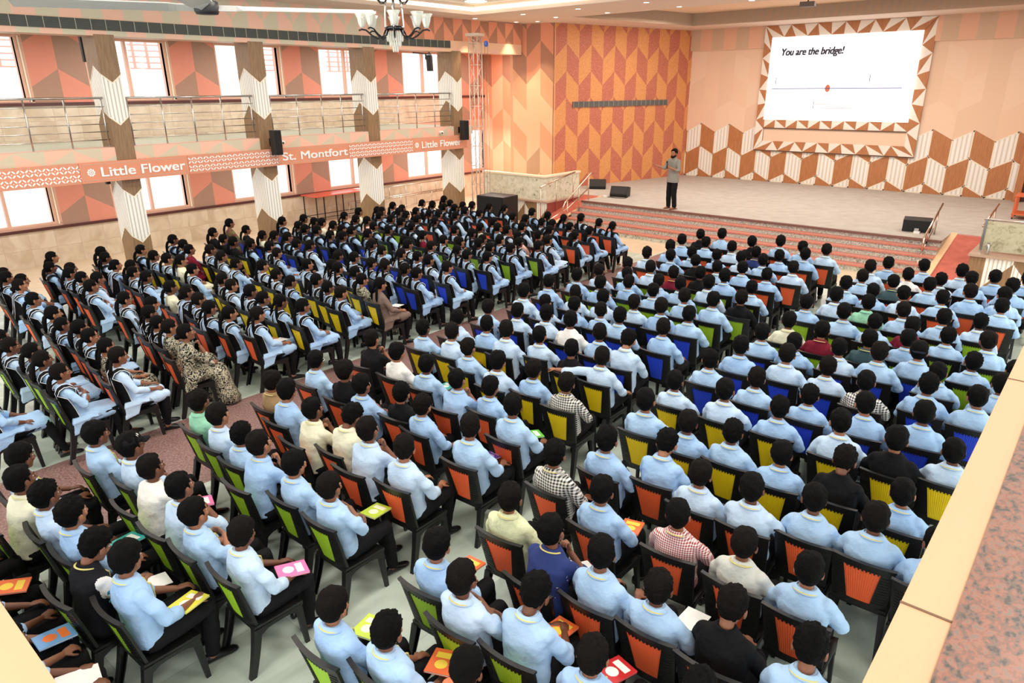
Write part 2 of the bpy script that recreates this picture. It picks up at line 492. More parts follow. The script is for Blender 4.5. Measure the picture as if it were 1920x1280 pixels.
# gallery slab, kerb, beam, gallery ceiling
MB().box(X, -17.22, -7, 18.0, 2.86, 3.1, 0).box(-17.5, -17.22, -7, 18.0, 3.1, 3.14, 1).build('floor_gallery', [mat('gallery_floor_tile', (168, 178, 160), .35), frame_p], kind='structure')
kb = MB(); kb.box(-17.3, -17.22, -7, 17.9, 2.8, 3.13, 2)
put(kb, chevron(-7, 17.9, 2.8, 3.13, .56, 10, .30, 0, 3.12), (-17.215, 0, 0), (0, 1, 0))
kb.build('trim_gallery_kerb', [sage_p, pink_p, frame_p], kind='structure')
bm_ = MB(); bm_.box(-17.75, -17.22, -7, 20.6, 5.42, 6.42, 4)
def beam_m(c, k): return c
put(bm_, chevron(-7, 14.5, 5.42, 5.53, .42, 10, 0.0, 0, 5.0), (-17.21, 0, 0), (0, 1, 0))
put(bm_, chevron(-7, 14.5, 5.75, 5.86, .42, 10, 0.0, .42, 5.0), (-17.21, 0, 0), (0, 1, 0))
put(bm_, chevron(-7, 14.5, 5.86, 6.4, .42, 1.5, .42, 0, 6.35), (-17.21, 0, 0), (0, 1, 0))
bm_.poly([(-17.21, -7, 5.53), (-17.21, 20.6, 5.53), (-17.21, 20.6, 5.75), (-17.21, -7, 5.75)], 5)
put(bm_, chevron(14.5, 20.6, 5.42, 5.53, .42, 10, 0.0, 0, 5.0), (-17.21, 0, 0), (0, 1, 0), lambda c, k: 5 + c)
put(bm_, chevron(14.5, 20.6, 5.75, 6.4, .42, .9, .42, 0, 6.3), (-17.21, 0, 0), (0, 1, 0), lambda c, k: 2 + c)
bm_.build('trim_beam', [sage_p, pink_p, mat('dusty_brown_paint', (186, 132, 104), .7), mat('salmon_paint', (240, 160, 124), .7), frame_p, mat('beam_peach_paint', (244, 200, 164), .7), pink_p], kind='structure')
MB().box(X, -17.6, -7, 22.8, 5.75, 5.9).build('ceiling_gallery', mat('gallery_ceiling_paint', (236, 204, 188), .8), kind='structure')
# side wall of the gallery's end, stage side walls
def pwall(nm, o, U, L, z0, z1, w, b, amp, up, vp, mats, mi, back=.12, nrm=(0, 1, 0)):
    m = MB(); put(m, chevron(0, L, z0, z1, w, b, amp, up, vp), o, U, mi)
    o_, U_, N = Vector(o), Vector(U), Vector(nrm)
    p = [o_ + N * .01, o_ + U_ * L + N * .01, o_ + U_ * L + N * back, o_ + N * back]
    m.hexa([(q.x, q.y, z0) for q in p] + [(q.x, q.y, z1) for q in p], len(mats) - 1)
    return m.build(nm, mats, kind='structure')
def mi1(c, k): return (2 if c else 3) if k >= 3 else ((0 if c else 1) if (k % 2) else (1 if c else 4))
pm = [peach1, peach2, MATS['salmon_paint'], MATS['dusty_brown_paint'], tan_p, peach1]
pwall('wall_gallery_end', (-21.35, 22.8, 0), (1, 0, 0), 4.1, 0, 6.42, .6, 1.27, .47, 1.30, 2.28 - .0, pm, lambda c, k: (2 if c else 3) if k >= 2 else (0 if c else 1))  # darker upper bands put the shade under the beam into the colours
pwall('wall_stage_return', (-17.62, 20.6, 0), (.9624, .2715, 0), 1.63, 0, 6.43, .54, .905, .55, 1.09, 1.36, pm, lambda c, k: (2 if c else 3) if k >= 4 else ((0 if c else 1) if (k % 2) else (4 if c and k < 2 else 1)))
MB().box(-17.74, -17.62, 20.6, 22.9, 0, 6.4).build('wall_stage_return_side', peach1, kind='structure')
oU = Vector((-14.36 + 16.06, 28.11 - 21.04, 0)); oL = oU.length; oU.normalize()
pwall('wall_orange', (-16.07, 21.02, 0), oU, oL + .08, HS - .1, 6.43, .586, .905, .51, .586, .355, [or1, or2, wood], lambda c, k: c, .12, (-.97, .22, 0))
# ------------------------------------------------------------------ back wall
YB = 28.05
bw = MB(); bw.box(-14.6, 1.5, YB + .01, YB + .25, HS - .1, 6.45, 7)
for p, c, k in chevron(-14.45, -2.55, HS, 6.45, .607, .9, .33, -13.72, 1.1, 1):
    zc = sum(q[1] for q in p) / len(p)
    col_i = round((sum(q[0] for q in p) / len(p) + 13.72) / .607 - .5)
    if k < 2: i = c
    else: i = 2 + ((col_i * 5 + k * 3 + (col_i * k) % 4) % 3)
    bw.poly([(q[0], YB, q[1]) for q in p], i)
    if k < 2 and c == 1 and len(p) >= 3:            # cream border of each fluted panel
        cx = sum(q[0] for q in p) / len(p)
        for j in range(len(p)):
            a, b = p[j], p[(j + 1) % len(p)]
            ln = math.hypot(b[0] - a[0], b[1] - a[1])
            if ln < .05: continue
            nx, nz = (a[1] - b[1]) / ln * .04, (b[0] - a[0]) / ln * .04
            if (cx - a[0]) * nx + (zc - a[1]) * nz < 0: nx, nz = -nx, -nz
            bw.poly([(a[0], YB - .003, a[1]), (b[0], YB - .003, b[1]), (b[0] + nx, YB - .003, b[1] + nz), (a[0] + nx, YB - .003, a[1] + nz)], 6)
bw.build('wall_back', [wood_or, ramp_mat('striped_white_panel', [(.0, (226, 210, 190)), (.35, (246, 238, 226)), (.6, (252, 248, 240)), (1, (255, 253, 248))], 'WAVE', 2.4, 1, .5, bands='X', stretch=(1, 0, 0)), lp1, lp2, lp3, lp3, cream_edge, tan_p], kind='structure')
lg = MB()
for x0, x1 in ((-14.45, -11.37), (-5.66, 1.5)):
    lg.box(x0, x1, YB - .10, YB, 5.66, 6.45, 0)
    put(lg, chevron(x0, x1, 5.67, 6.45, .5, 10, 0, 0, 5.0), (0, YB - .104, 0), (1, 0, 0), lambda c, k: 1 + c)
lg.build('trim_back_wall_band', [lp3, mat('rosy_band_paint', (240, 186, 154), .6), mat('sand_band_paint', (218, 184, 152), .6)], kind='structure')
MB().box(-2.55, -2.35, YB - .35, YB, HS, 6.45, 0).box(-2.35, -2.05, YB - .2, YB, HS, 6.45, 1).box(-2.05, 1.5, YB - .45, YB, HS, 6.45, 0).build('trim_back_wall_pilaster', [wood_or, maroon], kind='structure')
MB().box(1.5, 1.7, 19, 28.3, 0, 6.45).build('wall_right', wood_or, kind='structure')

# ------------------------------------------------------------------ columns
for ci in range(5):
    y0 = 6.45 + 3.55 * (ci - 1) if ci else 2.9
    y1 = y0 + .41; x1 = -17.2; x0 = -17.86
    per = [(x0, y1, 0), (x0, y0, 0)] 
    # corner path round the column: points with a zigzag offset
    path = [(x0, y0, -.16), ((x0 + x1) / 2, y0, .18), (x1, y0, 0), (x1, (y0 + y1) / 2, -.17), (x1, y1, 0), ((x0 + x1) / 2, y1, .18), (x0, y1, -.16), (x0, (y0 + y1) / 2, 0), (x0, y0, -.16)]
    m = MB()
    lv = [(None, 1.12, 0), (1.12, 2.2, 1), (2.2, 3.76, 0), (3.76, 4.66, 1), (4.66, None, 0)]
    for i in range(8):
        a, b = path[i], path[i + 1]
        mid = ((a[0] + b[0]) / 2, (a[1] + b[1]) / 2)
        for lo, hi, k in lv:
            za, zb = (0, 0) if lo is None else (lo + a[2], lo + b[2])
            zc, zd = (5.45, 5.45) if hi is None else (hi + a[2], hi + b[2])
            m.poly([(a[0], a[1], za), (b[0], b[1], zb), (b[0], b[1], zd), (a[0], a[1], zc)], k)
            if k:   # raised cream rims along the zigzag
                nx = .006 if a[0] == b[0] == x1 else 0; ny = -.006 if a[1] == b[1] == y0 else 0
                for z1_, z2_ in ((za, zb), (zc - .035, zd - .035)):
                    m.poly([(a[0] + nx, a[1] + ny, z1_), (b[0] + nx, b[1] + ny, z2_), (b[0] + nx, b[1] + ny, z2_ + .035), (a[0] + nx, a[1] + ny, z1_ + .035)], 2)
    m.build('column_%d' % (ci + 1), [wood, fluted, cream_edge], kind='structure')

# ------------------------------------------------------------------ near parapets of the balcony the picture is taken from
pr = MB()
pr.box(-.11, -.045, -.6, 7, 3.50, 3.6, 0); pr.box(-.045, .9, .45, 7, 3.50, 3.605, 1)
pr.box(-.10, .3, -.6, 7, 2.9, 3.5, 0)
for y in (.98, 2.05, 3.2): pr.box(-.111, -.045, y, y + .004, 3.499, 3.6015, 2)
pr.build('wall_near_parapet', [plaster, granite_r, mat('dark_joint', (120, 90, 70), .7)], kind='structure')
MB().box(-6, -.6, -.35, .139, 3.50, 3.6).box(-6, -.6, -.30, .10, 2.9, 3.5).build('wall_rear_parapet', plaster, kind='structure')

# ------------------------------------------------------------------ gallery fascia boards with lettering
def petal(mb, y, z, a, L, wd, x):
    c, s = math.cos(a), math.sin(a)
    pts = [(-L / 2, 0), (-L / 5, wd / 2), (L / 3, wd / 2), (L / 2, 0), (L / 3, -wd / 2), (-L / 5, -wd / 2)]
    mb.poly([(x, y + p[0] * c - p[1] * s, z + p[0] * s + p[1] * c) for p in pts])
def rosette(mb, y, z, r, x):
    for k in range(9):
        a = 2 * math.pi * k / 9
        petal(mb, y + r * .62 * math.cos(a), z + r * .62 * math.sin(a), a + .9, r * .62, r * .30, x)
    for k in range(5):
        a = 2 * math.pi * k / 5 + .3
        petal(mb, y + r * .24 * math.cos(a), z + r * .24 * math.sin(a), a + 1.2, r * .42, r * .24, x)
XB = -17.0
segs = [('p', 2.6, 5.57), ('t', 5.57, 7.94), ('p', 7.94, 10.35), ('t', 10.35, 12.63), ('p', 12.63, 15.07), ('t', 15.07, 17.5), ('p', -1, 0.2), ('t', .2, 2.6)]
inset = mat('grey_inlay_line', (206, 170, 150), .6)
words_ = {5.57: ('Little Flower', 5.96, 1.86, True), 10.35: ('St. Montfort', 10.45, 2.10, False), 15.07: ('Little Flower', 15.40, 1.75, True)}
lab = {5.57: 'terracotta gallery fascia board lettered Little Flower across the nearest column', 10.35: 'terracotta gallery fascia board lettered St. Montfort', 15.07: 'terracotta gallery fascia board lettered Little Flower at the stage end',
       2.6: 'white lattice fascia board at the rear end of the gallery', 7.94: 'white lattice fascia board between the nearer Little Flower and St. Montfort boards', 12.63: 'white lattice fascia board between the St. Montfort and stage-end Little Flower boards'}
for kind, a, b in segs:
    if a not in lab: continue
    t = thing('fascia_board', lab[a], 'sign', (XB, (a + b) / 2, 2.43), 0, 'gallery fascia boards')
    inv = Matrix.Translation((-XB, -(a + b) / 2, -2.43))
    def add(m, nm, mt):
        m.xf(inv); return m.build(nm, mt, t)
    add(MB().box(XB - .05, XB, a + .004, b - .004, 2.43, 2.86), 'board', band_o)
    ln = MB()
    if kind == 't':
        for z in (2.475, 2.81): ln.box(XB, XB + .004, a + .06, b - .06, z, z + .014)
        for y in (a + .06, b - .072): ln.box(XB, XB + .004, y, y + .012, 2.475, 2.82)
        add(ln, 'inlay_line', inset)
        w_, ty, tw, em = words_[a]
        cu = text('lettering', w_, .285, (0.006, ty - (a + b) / 2, 2.545 - 2.43), (R(90), 0, R(90)), white, t, fit=tw, heavy=.014)
        if em:
            m = MB(); rosette(m, ty - .17, 2.65, .10, XB + .008); add(m, 'rose_emblem', white)
    else:
        for z in (2.455, 2.83): ln.box(XB, XB + .004, a + .02, b - .02, z, z + .008)
        add(ln, 'inlay_line', inset)
        m = MB(); nn = round((b - a) / .155); st_ = (b - a) / nn
        for i in range(nn):
            for j in range(2):
                cy, cz = a + (i + .5) * st_, 2.55 + j * .185
                for q in range(4): 
                    an = math.pi / 4 + q * math.pi / 2
                    petal(m, cy + .058 * math.cos(an), cz + .062 * math.sin(an), an + math.pi, .088, .030, XB + .007)
                for dy, dz in ((st_ / 2, 0),): 
                    m.poly([(XB + .007, cy + dy + u, cz + v) for u, v in ((-.014, 0), (0, .014), (.014, 0), (0, -.014))])
        add(m, 'lattice_pattern', white)

# long air grille along the beam
def air_grille(loc, L, h, rz, label, step=.295, base=(74, 78, 72)):
    t = thing('air_grille', label, 'air vent', loc, rz)
    MB().box(0, L, -.02, .03, 0, h).build('grille_box', mat('grille_shadow_%d' % base[0], base, .7), t)
    m = MB()
    k = int(h / .021)
    for i in range(k):
        z = (i + .5) * h / k
        m.box(0, L, -.03, -.018, z - .003, z + .003)
    m.build('louvre_slats', mat('grille_slat_%d' % base[0], tuple(v + 22 for v in base), .5), t)
    m = MB(); x = 0
    while x <= L + .01:
        m.box(x - .006, x + .006, -.036, -.02, 0, h); x += step
    m.build('grille_divider', mat('grille_divider', (176, 174, 160), .5), t)
    return t
g_ = air_grille((-17.2, 2.6, 5.53), 14.44, .21, R(90), 'long dark grey air grille running along the gallery beam under the ceiling')
ov = Vector((-15.85, 21.87, 3.63)); 
air_grille((-15.835, 21.89, 3.63), 5.0, .2, math.atan2(oU.y, oU.x), 'short grey air grille set in the orange chevron wall beside the stage', .25, (108, 104, 98))

# ------------------------------------------------------------------ gallery railings
def railing(y0, y1, posts, label):
    t = thing('gallery_railing', label, 'railing', (-17.3, y0, 3.13), 0, 'steel railings between the gallery columns')
    L = y1 - y0
    MB().tube([(0, 0, 1.04), (0, L, 1.04)], .024, 10).build('handrail', steel, t, True)
    for z in (.86, .68, .50, .34, .17): MB().tube([(.0, 0, z), (0, L, z)], .010, 8).build('rail_bar', steel, t, True)
    for p in posts:
        MB().tube([(0, p - y0, 0), (0, p - y0, 1.04)], .017, 8).tube([(0, p - y0, 0), (0, p - y0, .012)], .04, 10).build('post', steel, t, True)
railing(3.35, 6.42, [3.42, 4.14, 4.89, 5.64, 6.38], 'brushed steel gallery railing on the rear side of the nearest column')
railing(6.88, 9.98, [6.92, 7.67, 8.39, 9.13, 9.92], 'brushed steel gallery railing between the first and second columns')
railing(10.43, 13.52, [10.48, 11.27, 12.06, 12.72, 13.45], 'brushed steel gallery railing between the second and third columns')
railing(13.98, 17.08, [14.04, 14.81, 15.55, 16.33, 17.04], 'brushed steel gallery railing between the third column and the stage-end column')

# ------------------------------------------------------------------ loudspeakers and dark panels on the columns
def wall_speaker(loc, label, sx=.20, sy=.25, sz=.64, rz=0, name='column_loudspeaker', cat='loudspeaker'):
    t = thing(name, label, cat, loc, rz)
    m = MB(); m.hexa([(-sx / 2, -sy / 2, -sz / 2), (sx / 2, -sy * .42, -sz / 2), (sx / 2, sy * .42, -sz / 2), (-sx / 2, sy / 2, -sz / 2), (-sx / 2, -sy / 2, sz / 2), (sx / 2, -sy * .42, sz / 2), (sx / 2, sy * .42, sz / 2), (-sx / 2, sy / 2, sz / 2)])
    m.build('cabinet', black, t, bevel=.012)
    MB().box(sx / 2, sx / 2 + .012, -sy * .38, sy * .38, -sz * .46, sz * .46).build('grille', blackfab, t, bevel=.005)
    MB().box(-sx / 2 - .12, -sx / 2, -.03, .03, -.05, .05).box(-sx / 2 - .13, -sx / 2 - .11, -.07, .07, -.1, .1).build('bracket', black, t)
    return t
wall_speaker((-16.82, 10.24, 3.03), 'black loudspeaker bracketed to the second column above the St. Montfort board', sz=.62)
wall_speaker((-16.82, 17.2, 3.02), 'black loudspeaker bracketed to the stage-end column beside Little Flower', sz=.62)
t = thing('hanging_panel', 'flat black panel edge hanging beside the nearest column under the gallery beam', 'television', (-18.3, 6.6, 4.95), R(12))  # black panel shown edge-on, purpose unknown
MB().box(-.04, .04, -.05, .5, -.02, .55).build('dark_panel', black, t, bevel=.01); MB().box(-.02, .0, .2, .25, .5, .82).build('hanger', black, t)
t = thing('hanging_panel', 'flat black panel edge hanging beside the nearest column under the gallery slab', 'television', (-18.3, 6.55, 2.25), R(12))  # second edge-on black panel, purpose unknown
MB().box(-.04, .04, -.05, .5, -.02, .4).build('dark_panel', black, t, bevel=.01); MB().box(-.02, .0, .2, .25, .38, .62).build('hanger', black, t)
t = thing('hanging_loudspeaker', 'slim black loudspeaker hung from a ceiling bracket before the gallery end window', 'loudspeaker', (-18.5, 17.35, 5.12), R(20))
MB().hexa([(-.08, -.09, -.25), (.08, -.09, -.25), (.08, .09, -.25), (-.08, .09, -.25), (-.08, -.13, .25), (.08, -.13, .25), (.08, .05, .25), (-.08, .05, .25)]).build('cabinet', black, t, bevel=.01)
MB().box(-.02, .02, -1.15, .1, .26, .30).box(-.02, .02, -.3, -.26, .1, .28).box(-.02, .02, -.05, -.01, .3, .62).build('bracket', black, t)
t = thing('security_camera', 'small white dome camera on the gallery edge near the stage-end column', 'camera', (-17.12, 16.45, 2.97))
MB().ell((0, 0, 0), (.06, .06, .055)).tube([(-.06, 0, .0), (-.12, 0, .02)], .04, 10).build('housing', mat('white_plastic', (240, 238, 232), .4), t, True)
MB().ell((.035, -.02, -.01), (.028, .028, .028)).build('lens', black, t, True)
t = thing('security_camera', 'small white dome camera beside the loudspeaker on the second column', 'camera', (-17.12, 10.62, 3.0))
MB().ell((0, 0, 0), (.055, .055, .05)).tube([(-.06, 0, .0), (-.12, 0, .02)], .035, 10).build('housing', MATS['white_plastic'], t, True)
MB().ell((.035, -.02, -.01), (.025, .025, .025)).build('lens', black, t, True)

# ------------------------------------------------------------------ table by the left wall
t = thing('long_table', 'long red topped table on thin black legs against the tiled wall', 'table', (-20.62, 14.75, 0))
MB().box(-.42, .42, -1.28, 1.28, .93, .965).build('table_top', mat('red_laminate', (216, 96, 72), .35), t, bevel=.004)
for x in (-.36, .36):
    for y in (-1.2, -.4, .4, 1.2): MB().box(x - .014, x + .014, y - .014, y + .014, 0, .93).build('leg', black, t)
for x in (-.36, .36): MB().box(x - .01, x + .01, -1.2, 1.2, .22, .24).build('stretcher', black, t)
for y in (-1.2, 1.2): MB().box(-.36, .36, y - .01, y + .01, .22, .24).build('stretcher', black, t)
tag(MB().box(-.12, .12, -.1, .1, 0, .012).build('paper_sheet', mat('paper', (244, 238, 228), .7)), 'white paper lying on the red table near its stage end', 'paper').location = (-20.7, 15.6, .966)
# stacked steel railing frames against the wall
for k, (dx, z, yy, lb) in enumerate(((0, .45, 17.4, 'steel railing frame leaning on the tiled wall, behind the stage-end column'), (.16, .12, 17.0, 'steel railing frame leaning on the tiled wall, in front of another like it'))):
    t = thing('railing_frame', lb, 'railing', (-20.75 + dx, yy, z), 0, 'railing frames leaning by the wall')
    for zz in (0, .42): MB().tube([(0, -1.9, zz), (0, 2.9, zz)], .022, 8).build('rail', steel, t, True)
    for j in range(7): MB().tube([(0, -1.9 + j * .8, -z if j % 3 == 0 else 0), (0, -1.9 + j * .8, .42)], .014, 8).build('post', steel, t, True)

# ------------------------------------------------------------------ truss tower
t = thing('truss_tower', 'tall pale metal lattice truss tower standing before the stage-end column', 'truss', (-16.3, 17.25, 0), R(15))
tw = .15; pm_ = mat('pale_painted_steel', (226, 206, 190), .4, .3)
cs4 = [(-tw, -tw), (tw, -tw), (tw, tw), (-tw, tw)]
for x, y in cs4: MB().tube([(x, y, 0), (x, y, 5.85)], .017, 8).build('chord', pm_, t, True)
for f in range(4):
    a, b = cs4[f], cs4[(f + 1) % 4]; m = MB(); z = .05; i = 0
    while z < 5.8:
        m.tube([(a[0], a[1], z), (b[0], b[1], z)], .010, 6)
        p, q = (a, b) if i % 2 == 0 else (b, a)
        m.tube([(p[0], p[1], z), (q[0], q[1], min(z + .62, 5.85))], .009, 6); z += .62; i += 1
    m.build('lattice_bracing', pm_, t, True)
MB().box(-.22, .22, -.22, .22, 5.84, 5.92).build('top_frame', pm_, t)
MB().box(-.3, .3, -.3, .3, 0, .02).build('base_plate', pm_, t)
t2 = thing('chain_hoist', 'blue hoist wheel with hanging chain at the top of the truss tower', 'hoist', (-16.06, 17.5, 5.62), R(15))
MB().tube([(-.03, 0, 0), (.03, 0, 0)], .085, 16).build('wheel', mat('blue_paint', (60, 104, 214), .4), t2, True)
for dx in (-.05, .05): MB().tube([(dx, 0, 0), (dx, 0, -5.4)], .006, 6).build('chain', steel, t2, True)

# ------------------------------------------------------------------ parapet of the left platform and glazed rail of the right one
t = thing('marble_parapet', 'veined cream marble parapet with pale coping on the platform before the orange wall', 'parapet', (-15.85, 18.6, HS))
m = MB(); m.box(-1.45, 1.33, 0, .13, 0, .75); m.box(1.20, 1.33, .13, 1.95, 0, .75); m.build('marble_panel', marble_g, t)
m = MB(); m.box(-1.5, 1.37, -.04, .17, .75, .82); m.box(1.16, 1.37, .17, 1.98, .75, .82); m.build('coping', mat('pale_coping_stone', (246, 226, 196), .35), t, bevel=.015)
t = thing('platform_balustrade', 'veined stone panel balustrade with steel rail on the platform beyond the ramp', 'balustrade', (-2.08, 18.62, HS))
MB().box(.03, 3.2, -.012, .012, .05, .70).build('stone_panel', ramp_mat('olive_veined_stone', [(.3, (146, 136, 108)), (.45, (186, 178, 148)), (.7, (200, 192, 164))], 'NOISE', 8, 9, .25, distort=1.4), t)
MB().tube([(-.05, 0, .74), (3.3, 0, .74)], .022, 10).build('handrail', steel, t, True)
for x in (0, .98, 1.96): MB().box(x - .025, x + .025, -.03, .03, 0, .74).build('post', steel, t)
t = thing('steel_flask', 'slim steel bottle standing on the ledge before the stone balustrade', 'bottle', (-1.93, 18.44, HS))
MB().rings([[(r * math.cos(a), r * math.sin(a), z) for a in [2 * math.pi * j / 16 for j in range(16)]] for r, z in ((.034, 0), (.037, .01), (.037, .19), (.03, .22), (.022, .24))]).build('flask_body', steel, t, True)
MB().tube([(0, 0, .24), (0, 0, .275)], .024, 14).build('cap', mat('grey_cap', (150, 148, 146), .4, .6), t, True)

# ------------------------------------------------------------------ handrails of steps and ramps
def handrail(label, x, pts, posts, low=None):
    t = thing('handrail', label, 'handrail', (x, pts[0][0], 0), 0)
    y0 = pts[0][0]
    MB().tube([(0, y - y0, z) for y, z in pts], .026, 10).build('top_rail', chrome, t, True)
    if low: MB().tube([(0, y - y0, z) for y, z in low], .018, 8).build('lower_rail', chrome, t, True)
    for y, za, zb in posts: MB().tube([(0, y - y0, za), (0, y - y0, zb)], .018, 8).build('post', chrome, t, True)
handrail('slim steel handrail on the platform side of the ramp by the marble parapet', -14.3, [(18.05, 1.27), (18.95, 1.43), (19.97, 1.59)], [(18.08, .2, 1.27), (18.93, .4, 1.42), (19.88, .6, 1.58)])
handrail('steel handrail with a bent lower end, between ramp and stage steps by the marble parapet', -13.5, [(18.2, .62), (18.32, .78), (18.39, .85), (19.76, 1.63), (19.9, 1.6)], [(18.47, .1, .87), (19.11, .4, 1.24), (19.66, .74, 1.56)], [(17.45, .36), (18.49, .62), (19.66, 1.14)])
handrail('steel handrail at the step end nearest the black stage monitor and red ramp', -3.3, [(19.0, .55), (19.04, .85), (20.54, 1.49)], [(19.05, .58, .82), (19.35, .72, .98), (20.2, .75, 1.34)], [(18.7, .25), (19.9, .95)])
handrail('short steel handrail behind the stone balustrade on the far side of the red ramp', -2.2, [(19.3, 1.22), (21.2, 1.50)], [(19.5, .5, 1.24), (20.9, .75, 1.46)])

# ------------------------------------------------------------------ stage monitors, big loudspeaker, trolley
def monitor(loc, rz, label, w=.62):
    t = thing('stage_monitor', label, 'loudspeaker', loc, rz, None)
    m = MB(); d, h = .38, .36
    prof = [(-d / 2, 0), (d / 2, 0), (d / 2 + .03, .10), (.06, h), (-d / 2 - .02, h * .86)]
    m.rings([[(x, p[0], p[1]) for p in prof] for x in (-w / 2, w / 2)]); m.build('cabinet', black, t, bevel=.012)
    a, b = Vector((0, prof[2][0], prof[2][1])), Vector((0, prof[3][0], prof[3][1]))
    n_ = Vector((0, b.z - a.z, -(b.y - a.y))).normalized() * .006
    m = MB(); pa, pb = a.lerp(b, .06) + n_, a.lerp(b, .94) + n_
    m.hexa([(-w * .46, pa.y, pa.z), (w * .46, pa.y, pa.z), (w * .46, pb.y, pb.z), (-w * .46, pb.y, pb.z)] + [(x, p.y + n_.y, p.z + n_.z) for x, p in ((-w * .46, pa), (w * .46, pa), (w * .46, pb), (-w * .46, pb))])
    m.build('grille', mat('charcoal_mesh', (44, 42, 40), .7), t)
    MB().box(-.05, .05, -d / 2 - .01, -d / 2 + .01, .03, .10).build('rear_label', mat('grey_label', (190, 186, 180), .5), t)
monitor((-14.85, 22.2, HS), R(-150), 'black wedge stage monitor farthest back, by the orange wall')
monitor((-13.1, 21.0, HS), R(-165), 'black wedge stage monitor near the top of the steps by the handrails')
monitor((-3.75, 20.45, HS), R(8), 'black wedge stage monitor standing alone near the red ramp', .66)
tag(MB().box(-.07, .07, -.05, .05, 0, .05).build('power_adapter', mat('white_plug', (240, 236, 230), .5)), 'small white power adapter on the stage before the monitor near the red ramp', 'adapter').location = (-3.68, 20.12, HS)
tag(MB().box(-.09, .09, -.05, .05, 0, .05).build('power_adapter', MATS['white_plug']), 'white power adapter on the stage before the monitor at the top of the steps', 'adapter').location = (-13.45, 20.62, HS)
cb = MB(); cb.tube([(-13.4, 20.6, HS + .01), (-13.0, 20.55, HS + .01), (-12.7, 20.7, HS + .01), (-12.75, 20.95, HS + .01)], .012, 6)
tag(cb.build('cable', black, None, True), 'black cable curling round the wedge monitor at the top of the steps', 'cable')
t = thing('bass_loudspeaker', 'big black box loudspeaker on the floor before the zigzag platform front', 'loudspeaker', (-15.45, 17.2, 0), R(4))
MB().box(-.55, .55, -.35, .45, .06, 1.02).build('cabinet', black, t, bevel=.015)
MB().box(-.50, .50, -.365, -.35, .12, .97).build('grille', blackfab, t)
for x in (-.45, .45):
    for y in (-.25, .35): MB().tube([(x - .02, y, .03), (x + .02, y, .03)], .03, 12).build('caster', black, t, True)
t = thing('orange_trolley', 'orange two-shelf trolley on the stage by the pillar', 'trolley', (-1.55, 24.3, HS))
om = mat('orange_laminate', (226, 110, 62), .45)
MB().box(-.6, .6, -.35, .35, .62, .66).build('top_shelf', om, t, bevel=.005); MB().box(-.6, .6, -.35, .35, .12, .16).build('lower_shelf', om, t, bevel=.005)
for x in (-.56, .56):
    for y in (-.31, .31):
        MB().box(x - .025, x + .025, y - .025, y + .025, .05, .62).build('leg', om, t)
        MB().tube([(x - .015, y, .03), (x + .015, y, .03)], .03, 12).build('caster', black, t, True)

# ------------------------------------------------------------------ projection screen and its triangle-patterned frame
t = thing('projection_screen', 'large white projected slide reading You are the bridge! on the back wall', 'screen', (-8.5, YB - .16, 3.1))
slide = mat('lit_slide', (255, 255, 255), .6, emis=.62)
MB().box(-2.56, 2.5, -.02, .02, 0, 2.91).build('slide', slide, t)
ink = mat('slide_ink', (66, 68, 84), .7); ink2 = mat('slide_blue_line', (84, 84, 160), .7); ink3 = mat('slide_pale_mark', (150, 124, 130), .7)
tt = text('slide_heading', 'You are the bridge!', .34, (-2.18, -.03, 2.27), (R(90), 0, 0), ink, t, shear=.2, ext=.001, fit=2.2, heavy=.026)
MB().box(-2.36, 2.14, -.030, -.02, 1.105, 1.13).build('slide_line', ink2, t)
m = MB()
for x, z in ((-2.25, 1.25), (1.05, 1.32), (-.75, .42)): m.box(x, x + .02, -.028, -.02, z, z + .26)
m.build('slide_tick', ink2, t)
m = MB(); m.ell((-.32, -.024, 1.12), (.09, .004, .13), nu=12, nv=6); m.build('slide_marker', mat('slide_peach_dot', (224, 130, 100), .7), t)
m = MB()
for k, L in enumerate((1.1, 1.4)): m.box(-.68, -.68 + L, -.024, -.02, .56 - k * .12, .575 - k * .12)
m.box(-.45, -.2, -.024, -.02, .9, .915); m.box(-2.18, -1.5, -.024, -.02, 2.14, 2.15); m.build('slide_small_text', ink3, t)
fr = thing('screen_surround', 'wide surround of brown and white triangles framing the projected slide', 'frame', (-8.5, YB - .10, 1.96))
wb, ww = wood_or, mat('white_triangle_panel', (250, 240, 226), .5)
def tri_strip(mb, p0, p1, q0, q1, n):
    """triangles between edge p0-p1 and edge q0-q1 (x,z)"""
    P = [Vector(p0).lerp(Vector(p1), i / n) for i in range(n + 1)]; Q = [Vector(q0).lerp(Vector(q1), i / n) for i in range(n + 1)]
    for i in range(n):
        a, b, c, d = P[i], P[i + 1], Q[i + 1], Q[i]
        f = lambda v: (v.x, 0, v.y)
        mids = ((a + b) / 2, (c + d) / 2)
        if i % 2 == 0:
            mb.poly([f(a), f(b), f(c)], 0); mb.poly([f(a), f(c), f(d)], 1)
        else:
            mb.poly([f(a), f(b), f(d)], 1); mb.poly([f(b), f(c), f(d)], 0)
def part_strip(nm, *a):
    m = MB(); tri_strip(m, *a); o = m.build(nm, [wb, ww], fr)
    so = o.modifiers.new('thick', 'SOLIDIFY'); so.thickness = .05; so.offset = -1 
    return o
xl, xr = -2.86, 2.85; il, ir = -2.55, 2.5
part_strip('border_side', (xl, 0), (xl, 4.46), (il, .34), (il, 4.06), 8)
part_strip('border_side', (xr, 0), (xr, 4.46), (ir, .34), (ir, 4.06), 8)
part_strip('border_top', (xl, 4.46), (xr, 4.46), (il, 4.06), (ir, 4.06), 12)
part_strip('border_bottom', (xl, 0), (xr, 0), (il, .34), (ir, .34), 12)
part_strip('border_middle', (il, .84), (ir, .84), (il, 1.14), (ir, 1.14), 12)
MB().box(il, ir, .03, .06, .34, .84).build('recess_panel', lp2, fr)
